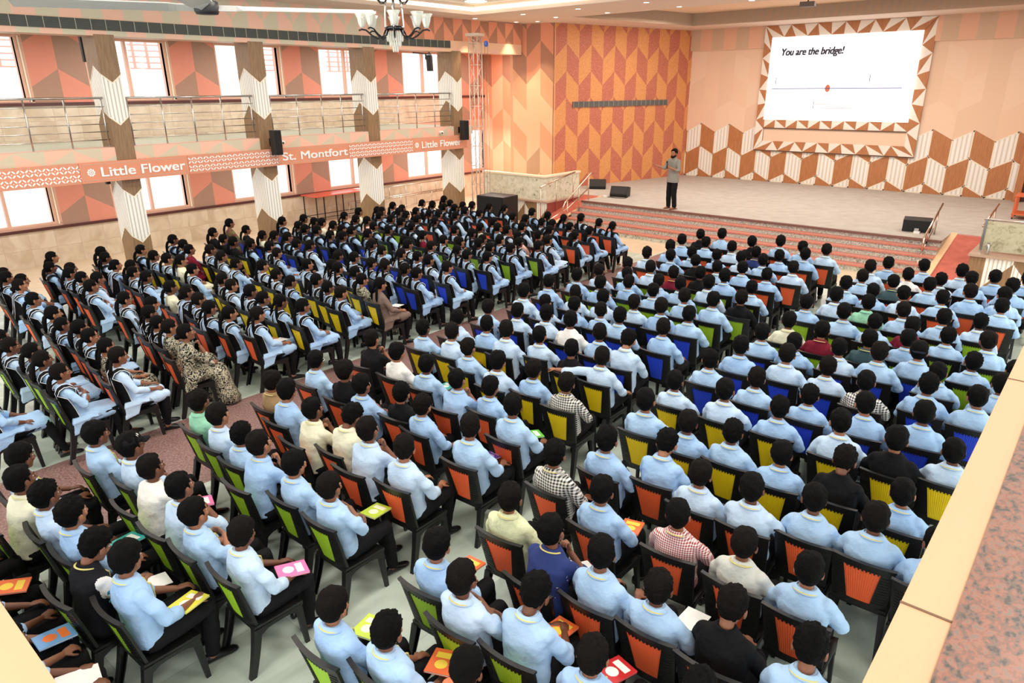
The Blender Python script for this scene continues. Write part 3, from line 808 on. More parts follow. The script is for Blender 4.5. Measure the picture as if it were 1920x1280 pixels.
MB().box(xl, xr, .02, .08, -.04, .0).box(il, ir, -.02, .06, .80, .84).build('shadow_strip', mat('painted_shadow_brown', (110, 80, 60), .6), fr)  # dark strips paint in the shade under the frame and recess top

# ------------------------------------------------------------------ ceiling fittings
def downlight(x, y, z, label, spot=0):
    t = thing('ceiling_downlight', label, 'downlight', (x, y, z), 0, 'recessed ceiling downlights')
    m = MB()
    k = 20; r1, r2 = .075, .10
    A_ = [[(r * math.cos(2 * math.pi * j / k), r * math.sin(2 * math.pi * j / k), zz) for j in range(k)] for r, zz in ((r1, .004), (r1, -.008), (r2, -.008), (r2, .0))]
    m.rings(A_, caps=False); m.build('rim', MATS['white_plastic'], t, True)
    m = MB(); m.poly([(r1 * math.cos(-2 * math.pi * j / k), r1 * math.sin(-2 * math.pi * j / k), -.003) for j in range(k)]); m.build('lens', glow, t)
    l = bpy.data.lights.new('downlight_lamp', 'SPOT'); l.energy = spot or 18; l.spot_size = R(62 if spot else 100); l.spot_blend = .35; l.color = (1, .80, .56); l.shadow_soft_size = .05
    o = bpy.data.objects.new('downlight_lamp', l); C.objects.link(o); o.location = (0, 0, -.03); o.parent = t
for x, y, z, lb, sp in ((-16.85, 19.9, 6.43, 'recessed downlight washing the beam corner beside the peach wall', 110), (-16.75, 17.75, 6.4, 'recessed downlight washing the beam beside the truss tower', 110), (-14.8, 17.8, 6.4, 'recessed downlight in the hall soffit, nearest the truss tower', 0),
                    (-14.85, 19.5, 6.43, 'recessed downlight in the stage soffit above the peach wall', 0), (-12.7, 17.7, 6.4, 'recessed downlight in the hall soffit, second from the truss tower', 0), (-12.9, 19.5, 6.43, 'recessed downlight in the stage soffit before the orange wall', 0),
                    (-10.5, 17.7, 6.4, 'recessed downlight in the hall soffit, third from the truss tower', 0), (-10.5, 19.5, 6.43, 'recessed downlight in the stage soffit above the presenter', 0), (-8.4, 19.5, 6.43, 'recessed downlight in the stage soffit before the projector', 0), (-16.2, 20.25, 6.43, 'recessed downlight washing the peach return wall by the orange wall', 110)):
    downlight(x, y, z, lb, sp)
t = thing('round_ceiling_lamp', 'round glowing ceiling lamp in the white tray above the truss tower corner', 'lamp', (-15.15, 16.1, 6.68))
MB().tube([(0, 0, 0), (0, 0, -.03)], .34, 32).build('rim', MATS['white_plastic'], t, True)
MB().tube([(0, 0, -.031), (0, 0, -.036)], .31, 32).build('diffuser', glow, t, True)
t = thing('ceiling_projector', 'small dark projector hanging under the tray edge before the slide', 'projector', (-6.74, 18.97, 6.18), R(10))
MB().box(-.17, .17, -.13, .13, -.06, .05).build('body', mat('brown_grey_plastic', (96, 74, 62), .5), t, bevel=.01)
MB().tube([(0, .13, 0), (0, .16, 0)], .035, 14).build('lens', black, t, True)
MB().tube([(0, 0, .05), (0, 0, .24)], .015, 8).build('mount', steel, t, True)

# ceiling fan (long pale blades)
r6 = 6.0
t = thing('ceiling_fan', 'ceiling fan with a dark motor hub and long pale grey blades', 'fan', (-5.28, 2.78, 4.87))
MB().rings([[(r * math.cos(2 * math.pi * j / 24), r * math.sin(2 * math.pi * j / 24), z) for j in range(24)] for r, z in ((.02, -.052), (.075, -.05), (.085, -.03), (.085, .03), (.05, .05), (.02, .055))]).build('motor_hub', mat('dark_hub', (42, 42, 44), .4), t, True)
MB().tube([(0, 0, .05), (0, 0, 1.8)], .012, 8).build('downrod', MATS['dark_hub'], t, True)
for k, a in enumerate((58, 244, 325)):
    a = R(a); d = Vector((math.cos(a), math.sin(a), 0)); s_ = Vector((-math.sin(a), math.cos(a), 0)); m = MB()
    m.rings([[tuple(d * u + s_ * (w_ * e) + Vector((0, 0, -.012 + (.018 * e) + th))) for e, th in ((-1, 0), (1, 0), (1, .008), (-1, .008))] for u, w_ in ((.06, .025), (.2, .03), (.25, .075), (1.2, .095))])
    m.build('blade', mat('pale_blade', (206, 206, 204), .4), t)

# chandelier
t = thing('chandelier', 'chrome and crystal chandelier with flared glass shades below the hall ceiling', 'chandelier', (-8.3, 7.13, 5.1))
ch = mat('black_chrome', (70, 70, 72), .15, 1.0); chs = mat('bright_chrome', (226, 226, 224), .12, 1.0)
gl = mat('milky_cut_glass', (236, 238, 224), .12, spec=.8); 
glb = gl.node_tree.nodes['Principled BSDF']; glb.inputs['Transmission Weight'].default_value = .35; glb.inputs['Emission Color'].default_value = (1, .97, .88, 1); glb.inputs['Emission Strength'].default_value = .06
MB().tube([(0, 0, .0), (0, 0, 1.58)], .02, 10).build('stem', chs, t, True)
MB().rings([[(r * math.cos(2 * math.pi * j / 20), r * math.sin(2 * math.pi * j / 20), z) for j in range(20)] for r, z in ((.05, -.02), (.13, -.01), (.14, .02), (.12, .04), (.03, .05))]).build('lower_hub', ch, t, True)
MB().rings([[(r * math.cos(2 * math.pi * j / 20), r * math.sin(2 * math.pi * j / 20), z) for j in range(20)] for r, z in ((.03, .38), (.11, .40), (.12, .43), (.03, .45))]).build('upper_hub', ch, t, True)
for k in range(4):
    a = math.pi / 4 + k * math.pi / 2; c_, s_ = math.cos(a), math.sin(a)
    MB().tube([(c_ * .11, s_ * .11, -.10), (c_ * .13, s_ * .13, .05), (c_ * .12, s_ * .12, .25), (c_ * .09, s_ * .09, .42)], .012, 8).build('loop', chs, t, True)
def shade_at(x, y, z, sc, par):
    m = MB(); k = 24
    pr_ = [(.022, 0), (.03, .02), (.042, .06), (.05, .11), (.072, .16)]
    m.rings([[(x + sc * r * (1 + .12 * math.cos(8 * 2 * math.pi * j / k)) * math.cos(2 * math.pi * j / k), y + sc * r * (1 + .12 * math.cos(8 * 2 * math.pi * j / k)) * math.sin(2 * math.pi * j / k), z + sc * h) for j in range(k)] for r, h in pr_])
    m.build('glass_shade', gl, par, True)
for k in range(8):
    a = k * math.pi / 4 + R(49); c_, s_ = math.cos(a), math.sin(a)
    arm = MB().tube([(c_ * q, s_ * q, h) for q, h in ((.12, 0), (.16, -.08), (.24, -.12), (.32, -.08), (.40, -.01), (.46, 0), (.50, -.015))], .012, 8).build('arm', ch, t, True)
    shade_at(c_ * .45, s_ * .45, .02, 1.15, arm)
for k in range(6):
    a = k * math.pi / 3 + R(20); c_, s_ = math.cos(a), math.sin(a)
    arm = MB().tube([(c_ * q, s_ * q, h) for q, h in ((.09, .40), (.14, .34), (.2, .34), (.25, .39))], .009, 8).build('arm', ch, t, True)
    shade_at(c_ * .25, s_ * .25, .40, 1.0, arm)
for r, n_, z0, L in ((.11, 20, -.03, .13), (.075, 14, -.1, .13), (.035, 8, -.17, .13)):
    m = MB()
    for j in range(n_):
        a = 2 * math.pi * j / n_; m.tube([(r * math.cos(a), r * math.sin(a), z0), (r * math.cos(a), r * math.sin(a), z0 - L * .8), (r * math.cos(a), r * math.sin(a), z0 - L)], [.010, .010, .003], 6)
    m.build('crystal_ring', gl, t)

# ------------------------------------------------------------------ people: materials
skins = [mat('skin_brown_a', (134, 84, 58), .5, bump=.05, bscale=90, sheen=.1), mat('skin_brown_b', (112, 68, 46), .5, bump=.05, bscale=90), mat('skin_brown_c', (160, 106, 76), .5, bump=.05, bscale=90)]
lipm = mat('lips', (122, 62, 52), .45)
hairm = mat('black_hair', (8, 7, 7), .75, bump=.6, bscale=60, spec=.10)
hairb = mat('brownish_black_hair', (16, 12, 10), .75, bump=.6, bscale=60, spec=.10)
eyew = mat('eye_white', (206, 196, 186), .5); eyeb = mat('eye_iris', (24, 14, 10), .2)
def cloth(name, col, **k): return mat(name, col, .85, bump=.75, bscale=13, spec=.2, **k)
blue_a = cloth('pale_blue_shirt', (176, 208, 242)); blue_b = cloth('light_blue_shirt', (166, 200, 240)); blue_c = cloth('whitish_blue_shirt', (196, 220, 246))
blackc = cloth('black_cloth', (15, 15, 18)); blackd = cloth('black_trousers', (20, 20, 23))
shoe_m = mat('black_shoe', (14, 13, 13), .35)
CM = {'w': cloth('white_tee', (242, 240, 236)), 'k': blackc, 'm': cloth('maroon_cloth', (120, 26, 46)), 'd': cloth('dark_teal_cloth', (62, 86, 92)), 'e': cloth('mint_green_cloth', (150, 210, 178)), 't': cloth('tan_cloth', (158, 128, 92)),
      'y': cloth('cream_cloth', (232, 230, 204)), 'g': cloth('pale_grey_cloth', (214, 216, 210)), 'o': cloth('salmon_cloth', (232, 130, 96)), '2': cloth('varsity_black', (24, 24, 30))}
def plaid(name, base, line, sc, sc2=None, w=.62):
    m = bpy.data.materials.new(name); m.use_nodes = True; nt = m.node_tree; b = nt.nodes['Principled BSDF']; b.inputs['Roughness'].default_value = .85
    tc = nt.nodes.new('ShaderNodeTexCoord'); fac = None
    for ax in ('X', 'Z'):
        wv = nt.nodes.new('ShaderNodeTexWave'); wv.bands_direction = ax; wv.inputs['Scale'].default_value = sc
        nt.links.new(tc.outputs['Object'], wv.inputs['Vector'])
        g = nt.nodes.new('ShaderNodeMath'); g.operation = 'GREATER_THAN'; g.inputs[1].default_value = w; nt.links.new(wv.outputs['Fac'], g.inputs[0])
        if fac is None: fac = g
        else:
            a = nt.nodes.new('ShaderNodeMath'); a.operation = 'ADD'; nt.links.new(fac.outputs[0], a.inputs[0]); nt.links.new(g.outputs[0], a.inputs[1])
            d = nt.nodes.new('ShaderNodeMath'); d.operation = 'MULTIPLY'; d.inputs[1].default_value = .5; nt.links.new(a.outputs[0], d.inputs[0]); fac = d
    mx = nt.nodes.new('ShaderNodeMix'); mx.data_type = 'RGBA'; mx.inputs[6].default_value = srgb(*base); mx.inputs[7].default_value = srgb(*line)
    nt.links.new(fac.outputs[0], mx.inputs[0]); nt.links.new(mx.outputs[2], b.inputs['Base Color']); MATS[name] = m
    return m
CM['p'] = plaid('black_white_plaid', (236, 232, 226), (26, 26, 30), 11, w=.5)
CM['r'] = plaid('red_white_check', (244, 232, 232), (160, 50, 56), 17, w=.45)
CM['n'] = ramp_mat('navy_printed_cloth', [(.0, (30, 46, 104)), (.70, (36, 54, 116)), (.72, (214, 190, 190))], 'NOISE', 26, 3, .85)
CM['s'] = ramp_mat('black_cream_print', [(.46, (18, 18, 18)), (.50, (204, 196, 170)), (.56, (204, 196, 170)), (.60, (18, 18, 18))], 'NOISE', 20, 4, .85, distort=1.6)
CM['q'] = ramp_mat('maroon_green_sari', [(.40, (120, 60, 64)), (.55, (110, 116, 60)), (.7, (90, 70, 50))], 'NOISE', 12, 4, .85)
CM['T'] = cloth('taupe_cloth', (126, 106, 96)); CM['P'] = cloth('pink_cloth', (240, 190, 176)); CM['Y'] = cloth('floral_cream_cloth', (222, 226, 184), var=.16, vscale=40)
lany = mat('yellow_lanyard', (222, 210, 130), .6)
navycap = cloth('navy_cap', (22, 28, 44))

def solid(mb, voxel, ratio=1.0, it=4, wr=0.0, seed=0.0, fr=9.0):
    """one continuous surface round all the pieces of mb"""
    me = mb.mesh('tmp', [], False)
    o = bpy.data.objects.new('tmp', me); C.objects.link(o)
    a = o.modifiers.new('r', 'REMESH'); a.mode = 'VOXEL'; a.voxel_size = voxel
    b = o.modifiers.new('s', 'SMOOTH'); b.factor = .5; b.iterations = it
    if ratio < 1:
        d = o.modifiers.new('d', 'DECIMATE'); d.ratio = ratio
    dg = bpy.context.evaluated_depsgraph_get()
    out = bpy.data.meshes.new_from_object(o.evaluated_get(dg), depsgraph=dg)
    bpy.data.objects.remove(o); bpy.data.meshes.remove(me)
    if wr:
        nn = [v.normal.copy() for v in out.vertices]
        for v, nv in zip(out.vertices, nn):
            p = v.co
            h = noise.noise(Vector((p.x * fr + seed, p.y * fr, p.z * fr * 1.7))) + .5 * noise.noise(Vector((p.x * fr * 2.3, p.y * fr * 2.3 + seed, p.z * fr * 2.3)))
            v.co = p + nv * (h * wr)
    out.polygons.foreach_set('use_smooth', [True] * len(out.polygons))
    out.update()
    return out

def hand(mb, Wp, d, n, side, curl=.6, sc=1.0):
    Wp, d, n = Vector(Wp), Vector(d).normalized(), Vector(n)
    n = (n - d * n.dot(d)).normalized(); l = d.cross(n).normalized()
    rot = Matrix((l, n, d)).transposed()
    mb.ell(Wp + d * .048 * sc, (.037 * sc, .0155 * sc, .056 * sc), rot=rot, nu=12, nv=8)
    for i, (off, ln) in enumerate(((-.029, .060), (-.0098, .072), (.0098, .069), (.029, .054))):
        p = Wp + d * (.084 - .004 * abs(i - 1.5)) * sc + l * off * sc * side
        pts = [p]; a = .15
        for q, fr_ in enumerate((.45, .32, .23)):
            a += curl * (1.0, 1.1, .7)[q]
            p = p + (d * math.cos(a) + n * math.sin(a)) * ln * fr_ * sc + l * off * .12 * side * sc * fr_
            pts.append(p)
        mb.limb(pts, [.0092 * sc, .009 * sc, .0084 * sc, .0074 * sc], k=8)
    p0 = Wp + d * .025 * sc - l * .028 * sc * side
    p1 = p0 + (d * .6 - l * .75 * side + n * .25).normalized() * .036 * sc
    p2 = p1 + (d * .85 - l * .25 * side + n * .5).normalized() * .028 * sc
    mb.limb([p0, p1, p2], [.012 * sc, .0105 * sc, .009 * sc], k=8)

# pose: torso angle, head (yaw, pitch, roll), arms L/R: elbow, wrist, hand dir, palm normal, curl ; legs L/R: knee, ankle, toe dir
def K(**k): return k
lapL = ((-.235, -.06, .70), (-.085, .16, .605), (.5, .75, -.15), (.2, .1, -1), .5)
lapR = ((.235, -.06, .70), (.085, .17, .625), (-.5, .75, -.12), (-.2, .1, -1), .5)
clL = ((-.25, -.04, .71), (-.07, .19, .63), (.55, .6, .05), (.6, 0, -.6), .8)
clR = ((.25, -.04, .71), (.07, .19, .635), (-.55, .6, .05), (-.6, 0, -.6), .8)
L0 = ((-.11, .33, .53), (-.12, .34, .09), (-.1, 1, 0)); R0 = ((.11, .33, .53), (.12, .36, .09), (.1, 1, 0))
L1 = ((-.12, .35, .52), (-.10, .50, .09), (-.05, 1, .1)); R1 = ((.12, .35, .52), (.13, .48, .09), (.1, 1, .1))
L2 = ((-.13, .33, .53), (-.09, .22, .09), (-.1, 1, -.05)); R2 = ((.13, .33, .53), (.10, .30, .09), (.15, 1, 0))
POSES = {
 'a': K(phi=-8, head=(8, 4, 0), L=clL, R=clR, l=L0, r=R0),
 'b': K(phi=-11, head=(16, 2, 3), L=((-.24, -.08, .70), (-.14, .15, .605), (.1, 1, -.1), (.1, 0, -1), .35), R=((.24, -.08, .70), (.14, .13, .605), (-.1, 1, -.1), (-.1, 0, -1), .35), l=L1, r=R1),
 'c': K(phi=9, head=(6, -3, -4), L=((-.20, .14, .66), (-.05, .26, .64), (.6, .5, .1), (.2, .1, -1), .6), R=((.18, .22, .66), (.06, .13, .93), (-.3, -.1, 1), (-.3, -1, .1), 1.0), l=L2, r=R0),
 'd': K(phi=-5, head=(22, 8, 0), L=((-.24, -.03, .71), (-.12, .22, .635), (.3, 1, .0), (.2, 0, -1), .45), R=((.24, -.03, .71), (.12, .22, .635), (-.3, 1, .0), (-.2, 0, -1), .45), l=L0, r=R2),
 'e': K(phi=-9, head=(10, 0, -3), L=((-.235, -.03, .74), (.07, .06, .78), (1, -.05, .1), (0, -1, -.2), .3), R=((.235, -.03, .74), (-.07, .075, .80), (-1, -.05, .1), (0, -1, -.2), .3), l=L1, r=R0),
 'f': K(phi=3, head=(4, 30, 0), L=((-.22, .06, .68), (-.06, .27, .645), (.5, .8, 0), (.4, 0, -1), .7), R=((.22, .06, .68), (.07, .27, .655), (-.5, .8, 0), (-.4, 0, -1), .7), l=L0, r=R0),
 'h': K(phi=-8, head=(26, 2, 5), L=((-.40, -.22, .90), (-.60, -.24, .885), (-1, .1, -.1), (0, 0, -1), .5), R=((.26, -.06, .72), (.20, .16, .62), (-.1, 1, -.2), (0, 0, -1), .4), l=L1, r=R1),
}
def ringE(c, rx, ry, sdir, k=20, px=2.4):
    c = Vector(c); xx = Vector((1, 0, 0)); yy = Vector(sdir).cross(xx).normalized()
    o = []
    for j in range(k):
        t = 2 * math.pi * j / k; a, b = math.cos(t), math.sin(t)
        a = math.copysign(abs(a) ** (2 / px), a); b = math.copysign(abs(b) ** (2 / px), b)
        o.append(c + xx * (a * rx) + yy * (b * ry))
    return o

def head_parts(mb, female=False):
    """head in its own frame: centre 0, +y forward"""
    mb.ell((0, -.014, .024), (.0735, .092, .088), nu=22, nv=14)
    mb.ell((0, .016, -.036), (.056, .068, .074), nu=18, nv=12)
    mb.ell((0, .050, -.078), (.034, .032, .028), nu=12, nv=8)
    mb.limb([(0, .082, .012), (0, .094, -.008), (0, .103, -.026)], [.008, .010, .0135], k=10)
    mb.ell((-.011, .092, -.031), (.008, .010, .007)); mb.ell((.011, .092, -.031), (.008, .010, .007))
    mb.ell((0, .079, -.054), (.023, .010, .0055)); mb.ell((0, .077, -.063), (.019, .010, .006))
    mb.ell((0, .070, .030), (.048, .014, .010))
    for s in (-1, 1):
        mb.ell((s * .037, .058, -.020), (.022, .020, .020))
        mb.ell((s * .084, -.006, -.010), (.009, .019, .032), rot=Matrix.Rotation(s * R(-12), 3, 'Z'), nu=10, nv=8)
        mb.ell((s * .077, .002, -.010), (.012, .012, .022)); mb.ell((s * .079, .002, -.034), (.008, .010, .010))

def hair_short(mb, seed, curly=False):
    i0 = len(mb.v); c = Vector((0, -.016, .030)); n = len(mb.v)
    nu, nv = 40, 26; rs = []
    for i in range(nv + 1):
        t = math.pi * (i + .02) / (nv + .04); ring = []
        for j in range(nu):
            a = 2 * math.pi * j / nu
            d = Vector((math.sin(t) * math.cos(a), math.sin(t) * math.sin(a), math.cos(t)))
            p = Vector((d.x * .087, d.y * .108, d.z * (.107 if d.z > 0 else .122))); q = p + c
            h = noise.noise(q * (55 if curly else 24) + Vector((seed, 0, 0))) * (.016 if curly else .011) + noise.noise(q * 80) * .004
            if q.z > .06: h += .004
            f = 1 + h / p.length
            front = (q.y > .056 and q.z < .080) or (q.y > .026 and q.z < .030)
            ear = (q.z < .000 and q.y > -.022)
            low = q.z < -.078 - .012 * noise.noise(q * 40)
            if front or ear or low: f = .80
            elif q.z < -.02: f = min(f, .985)
            ring.append(c + p * f)
        rs.append(ring)
    mb.rings(rs)
def hair_long(mb, seed, style):
    c = Vector((0, -.018, .022)); nu, nv = 40, 26; rs = []
    for i in range(nv + 1):
        t = math.pi * (i + .02) / (nv + .04); ring = []
        for j in range(nu):
            a = 2 * math.pi * j / nu
            d = Vector((math.sin(t) * math.cos(a), math.sin(t) * math.sin(a), math.cos(t)))
            p = Vector((d.x * .086, d.y * .105, d.z * (.103 if d.z > 0 else .112))); q = p + c
            h = noise.noise(Vector((q.x * 60 + seed, q.y * 12, q.z * 12))) * .003 - (.004 if abs(q.x) < .006 and q.y > -.05 and q.z > .05 else 0)
            f = 1 + h / p.length
            front = (q.y > .058 and q.z < .070) or (q.y > .022 and q.z < .02) or (q.z < -.01 and q.y > -.008)
            if front or q.z < -.075: f = .80
            ring.append(c + p * f)
        rs.append(ring)
    mb.rings(rs)

def face_extras(hm):
    eye = MB(); brow = MB()
    for s in (-1, 1):
        i0 = len(eye.v); nf = len(eye.mi)
        eye.ell((s * .0285, .0665, .006), (.0118, .0085, .0070), nu=12, nv=8)
        for fi in range(nf, len(eye.f)):
            cc = sum((Vector(eye.v[q]) for q in eye.f[fi]), Vector()) / len(eye.f[fi]) - Vector((s * .0285, .0665, .006))
            if math.hypot(cc.x, cc.z) < .0062 and cc.y > 0: eye.mi[fi] = 1
        brow.tube([(s * .012, .083, .026), (s * .028, .084, .031), (s * .046, .073, .027)], [.0025, .0036, .002], 6)
    eye.xf(hm); brow.xf(hm)
    return eye, brow

PROTO = {}
def make_proto(kind, pz, hairstyle=0, seed=1.0, build_low=True):
    P = POSES[pz]; female = kind == 'g'
    ph = R(P['phi']); s = Vector((0, math.sin(ph), math.cos(ph))); hip = Vector((0, -.10, .53))
    sw = .150 if female else .168
    nb = hip + s * .49
    yaw, pit, rol = P['head']
    if female: yaw = yaw * .4 - 12
    hm = Matrix.Translation(nb) @ Matrix.Rotation(R(yaw), 4, 'Z') @ Matrix.Rotation(R(-pit), 4, 'X') @ Matrix.Rotation(R(rol), 4, 'Y') @ Matrix.Translation((0, .03, .135))
    # ---- body: one continuous surface
    b = MB()
    hm = hm @ Matrix.Scale(1.10 if not female else 1.07, 4)
    head_parts(b, female); b.xf(hm)
    b.limb([hm @ Vector((0, -.022, -.05)), nb + Vector((0, .006, .02)), nb - s * .06], [.050, .047 if not female else .042, .048], k=16)
    for q, (d, rx, ry) in enumerate(()): pass
    b.rings([ringE(hip + s * d, rx, ry, s) for d, rx, ry in ((-.04, .13, .09), (.0, .145, .10), (.15, .13, .088), (.30, .145, .095), (.40, sw - .028, .075), (.45, .09, .06), (.48, .045, .045))])
    arms = {}
    for sd, key in ((-1, 'L'), (1, 'R')):
        sh = hip + s * .415 + Vector((sd * sw, 0, 0)); el, wr, hd, pn, cu = P[key]
        el, wr = Vector(el), Vector(wr)
        if female: el.x *= .92
        mid = sh.lerp(el, .5); fm = el.lerp(wr, .4)
        b.limb([sh - Vector((sd * .02, 0, .01)), mid, el, fm, wr], [.038, .036, .032, .034, .024], k=12)
        hand(b, wr, hd, pn, sd, cu, .94 if female else 1.0)
        arms[key] = (sh, el, wr)
    for sd, key in ((-1, 'l'), (1, 'r')):
        kn, an, td = P[key]; hj = hip + Vector((sd * .085, .0, -.02))
        b.limb([hj, Vector(hj).lerp(Vector(kn), .5), kn, Vector(kn).lerp(Vector(an), .35), an], [.075, .068, .050, .047, .034], k=12)
        b.limb([Vector(an) + Vector((0, -.02, -.03)), Vector(an) + Vector(td).normalized() * .10 + Vector((0, 0, -.06))], [.034, .026], k=10)
    hi = solid(b, .0062, .22, 3)
    lo = solid(b, .012, .25, 2)
    inv = hm.inverted()
    for me in (hi, lo):
        me.materials.append(skins[0]); me.materials.append(lipm)
        for p in me.polygons:
            q = inv @ p.center
            if q.y > .074 and abs(q.x) < .024 and -.069 < q.z < -.049: p.material_index = 1
    # ---- clothes
    t = MB(); g_ = .014 if not female else .010
    if female:
        t.rings([ringE(hip + s * d, rx, ry, s) for d, rx, ry in ((-.06, .185, .13), (.0, .18, .13), (.10, .155, .112), (.20, .148, .106), (.30, .158, .112), (.38, sw + .016, .10), (.43, .140, .084), (.465, .082, .070), (.49, .055, .055))])
        for sd, key in ((-1, 'l'), (1, 'r')):
            kn = Vector(P[key][0]); hj = hip + Vector((sd * .08, 0, -.015))
            t.limb([hj, hj.lerp(kn, .55), kn + Vector((0, -.01, 0))], [.098, .092, .074], k=14)
        k0 = (Vector(P['l'][0]) + Vector(P['r'][0])) / 2
        t.hexa([(-.19, -.02, .53), (.19, -.02, .53), (.17, k0.y + .03, .53), (-.17, k0.y + .03, .53), (-.16, -.02, .60), (.16, -.02, .60), (.14, k0.y + .01, .595), (-.14, k0.y + .01, .595)])
        for sd in (-1, 1):
            t.hexa([(sd * .205, -.21, .50), (sd * .19, -.21, .50), (sd * .19, .16, .52), (sd * .205, .16, .52), (sd * .215, -.19, .57), (sd * .175, -.19, .57), (sd * .175, .12, .58), (sd * .215, .12, .58)] if sd > 0 else [(-.19, -.21, .50), (-.205, -.21, .50), (-.205, .16, .52), (-.19, .16, .52), (-.175, -.19, .57), (-.215, -.19, .57), (-.215, .12, .58), (-.175, .12, .58)])
            x = sd * .232; xx = sd * .212
            if sd > 0: t.hexa([(min(x, xx), -.22, .36), (max(x, xx), -.22, .36), (max(x, xx), -.05, .40), (min(x, xx), -.05, .40), (min(x, xx), -.19, .54), (max(x, xx), -.19, .54), (max(x, xx), .02, .56), (min(x, xx), .02, .56)])
            t.hexa([(sd * .222 - .025, -.20, .52), (sd * .222 + .02, -.20, .52), (sd * .222 + .02, .10, .54), (sd * .222 - .025, .10, .54), (sd * .19 - .02, -.18, .58), (sd * .19 + .02, -.18, .58), (sd * .19 + .02, .1, .59), (sd * .19 - .02, .1, .59)])
    else:
        t.rings([ringE(hip + s * d, rx, ry, s) for d, rx, ry in ((-.045, .172, .115), (.0, .176, .118), (.08, .172, .116), (.2, .168, .116), (.31, .180, .120), (.365, sw + .020, .113), (.405, sw + .004, .102), (.44, .135, .090), (.475, .100, .078), (.508, .068, .064))])
    for sd, key in ((-1, 'L'), (1, 'R')):
        sh, el, wr = arms[key]
        e2 = el.lerp(wr, .55 if female else .34)
        t.limb([sh - Vector((sd * .028, 0, .012)), sh.lerp(el, .5), el, e2], [.060 if not female else .055, .058 if not female else .052, .053, .050 if not female else .044], k=14)
        if not female: t.limb([el.lerp(wr, .26), el.lerp(wr, .36)], [.051, .051], k=14)
    col_ = []
    for j in range(17):
        a = 2 * math.pi * j / 16
        col_.append(nb + Vector((.058 * math.cos(a), .060 * math.sin(a) + .002, .012 + .012 * -math.sin(a))))
    if not female: t.tube(col_, .0155, 8)
    sh_hi = solid(t, .010, .5, 3, .0105, seed, 7); sh_lo = solid(t, .018, .5, 1)
    l_ = MB()
    l_.ell(hip + Vector((0, .0, -.03)), (.165, .135, .095))
    for sd, key in ((-1, 'l'), (1, 'r')):
        kn, an, td = P[key]; kn, an = Vector(kn), Vector(an); hj = hip + Vector((sd * .088, .0, -.03))
        l_.limb([hj, hj.lerp(kn, .5), kn, kn.lerp(an, .4), an + Vector((0, 0, .015))], [.096, .086, .068, .062, .055 if not female else .044], k=14)
    tr_hi = solid(l_, .011, .45, 3, .006, seed + 3, 9); tr_lo = solid(l_, .02, .5, 1)
    sh2 = []
    for sd, key in ((-1, 'l'), (1, 'r')):
        kn, an, td = P[key]; an = Vector(an); d = Vector(td).normalized(); d.z = 0; m = MB()
        up = Vector((0, 0, 1)); sdv = d.cross(up).normalized(); base = Vector((an.x, an.y, 0))
        rs = []
        for y, w_, h in ((-.075, .022, .05), (-.06, .034, .085), (0, .036, .09), (.06, .042, .07), (.12, .046, .05), (.165, .038, .038), (.188, .018, .026)):
            c = base + d * y
            rs.append([c + sdv * (w_ * math.cos(t_)) + up * max(.004, (h * .5 + h * .5 * math.sin(t_))) for t_ in [2 * math.pi * j / 12 for j in range(12)]])
        m.rings(rs); sh2.append(m.mesh('shoe', [shoe_m], True))
    # ---- hair
    h = MB()
    if not female:
        hair_short(h, seed, hairstyle == 1)
    else:
        hair_long(h, seed, hairstyle)
        if hairstyle == 0:      # one long braid
            pts = [(0, -.105, -.03), (.004, -.135, -.07), (.012, -.150, -.13), (.016, -.152, -.19), (.02, -.150, -.25), (.02, -.145, -.32), (.018, -.14, -.38)]
            h.tube(pts, [.030, .026, .028, .024, .026, .020, .010], 10)
            for q in range(1, 6): h.ell(pts[q], (.028, .020, .026), nu=8, nv=5)
        elif hairstyle == 1:    # bun at the nape
            h.ell((0, -.125, -.035), (.042, .034, .038)); h.ell((0, -.105, -.03), (.05, .03, .04))
        elif hairstyle == 2:    # loose tail over the back
            h.tube([(0, -.08, .0), (.0, -.125, -.05), (.01, -.14, -.12), (.015, -.14, -.2), (.01, -.135, -.27)], [.05, .05, .055, .045, .02], 12, flat=.6)
        else:                   # two plaits
            for sx in (-1, 1):
                pts = [(sx * .045, -.085, -.03), (sx * .07, -.105, -.08), (sx * .085, -.11, -.14), (sx * .085, -.108, -.21), (sx * .082, -.10, -.27)]
                h.tube(pts, [.024, .021, .022, .018, .008], 8)
                for q in range(1, 4): h.ell(pts[q], (.023, .018, .022), nu=8, nv=5)
    h.xf(hm)
    eye, brow = face_extras(hm)
    nfb = len(h.v)
    for f in brow.f: h.f.append(tuple(i + nfb for i in f)); h.mi.append(0)
    h.v += brow.v
    # ---- assemble
    def ob(n, me): return bpy.data.objects.new(n, me)
    root = ob('person', hi)
    parts = []
    def add(n, me, mt=None):
        if mt: me.materials.append(mt)
        o = ob(n, me); o.parent = root; parts.append((n, o)); return o
    add('hair', h.mesh('hair', [hairm], True))
    add('eyes', eye.mesh('eyes', [eyew, eyeb], True))
    add('kurta' if female else 'shirt', sh_hi, blue_a)
    add('leggings' if female else 'trousers', tr_hi, blackd)
    for m_ in sh2: add('shoe', m_)
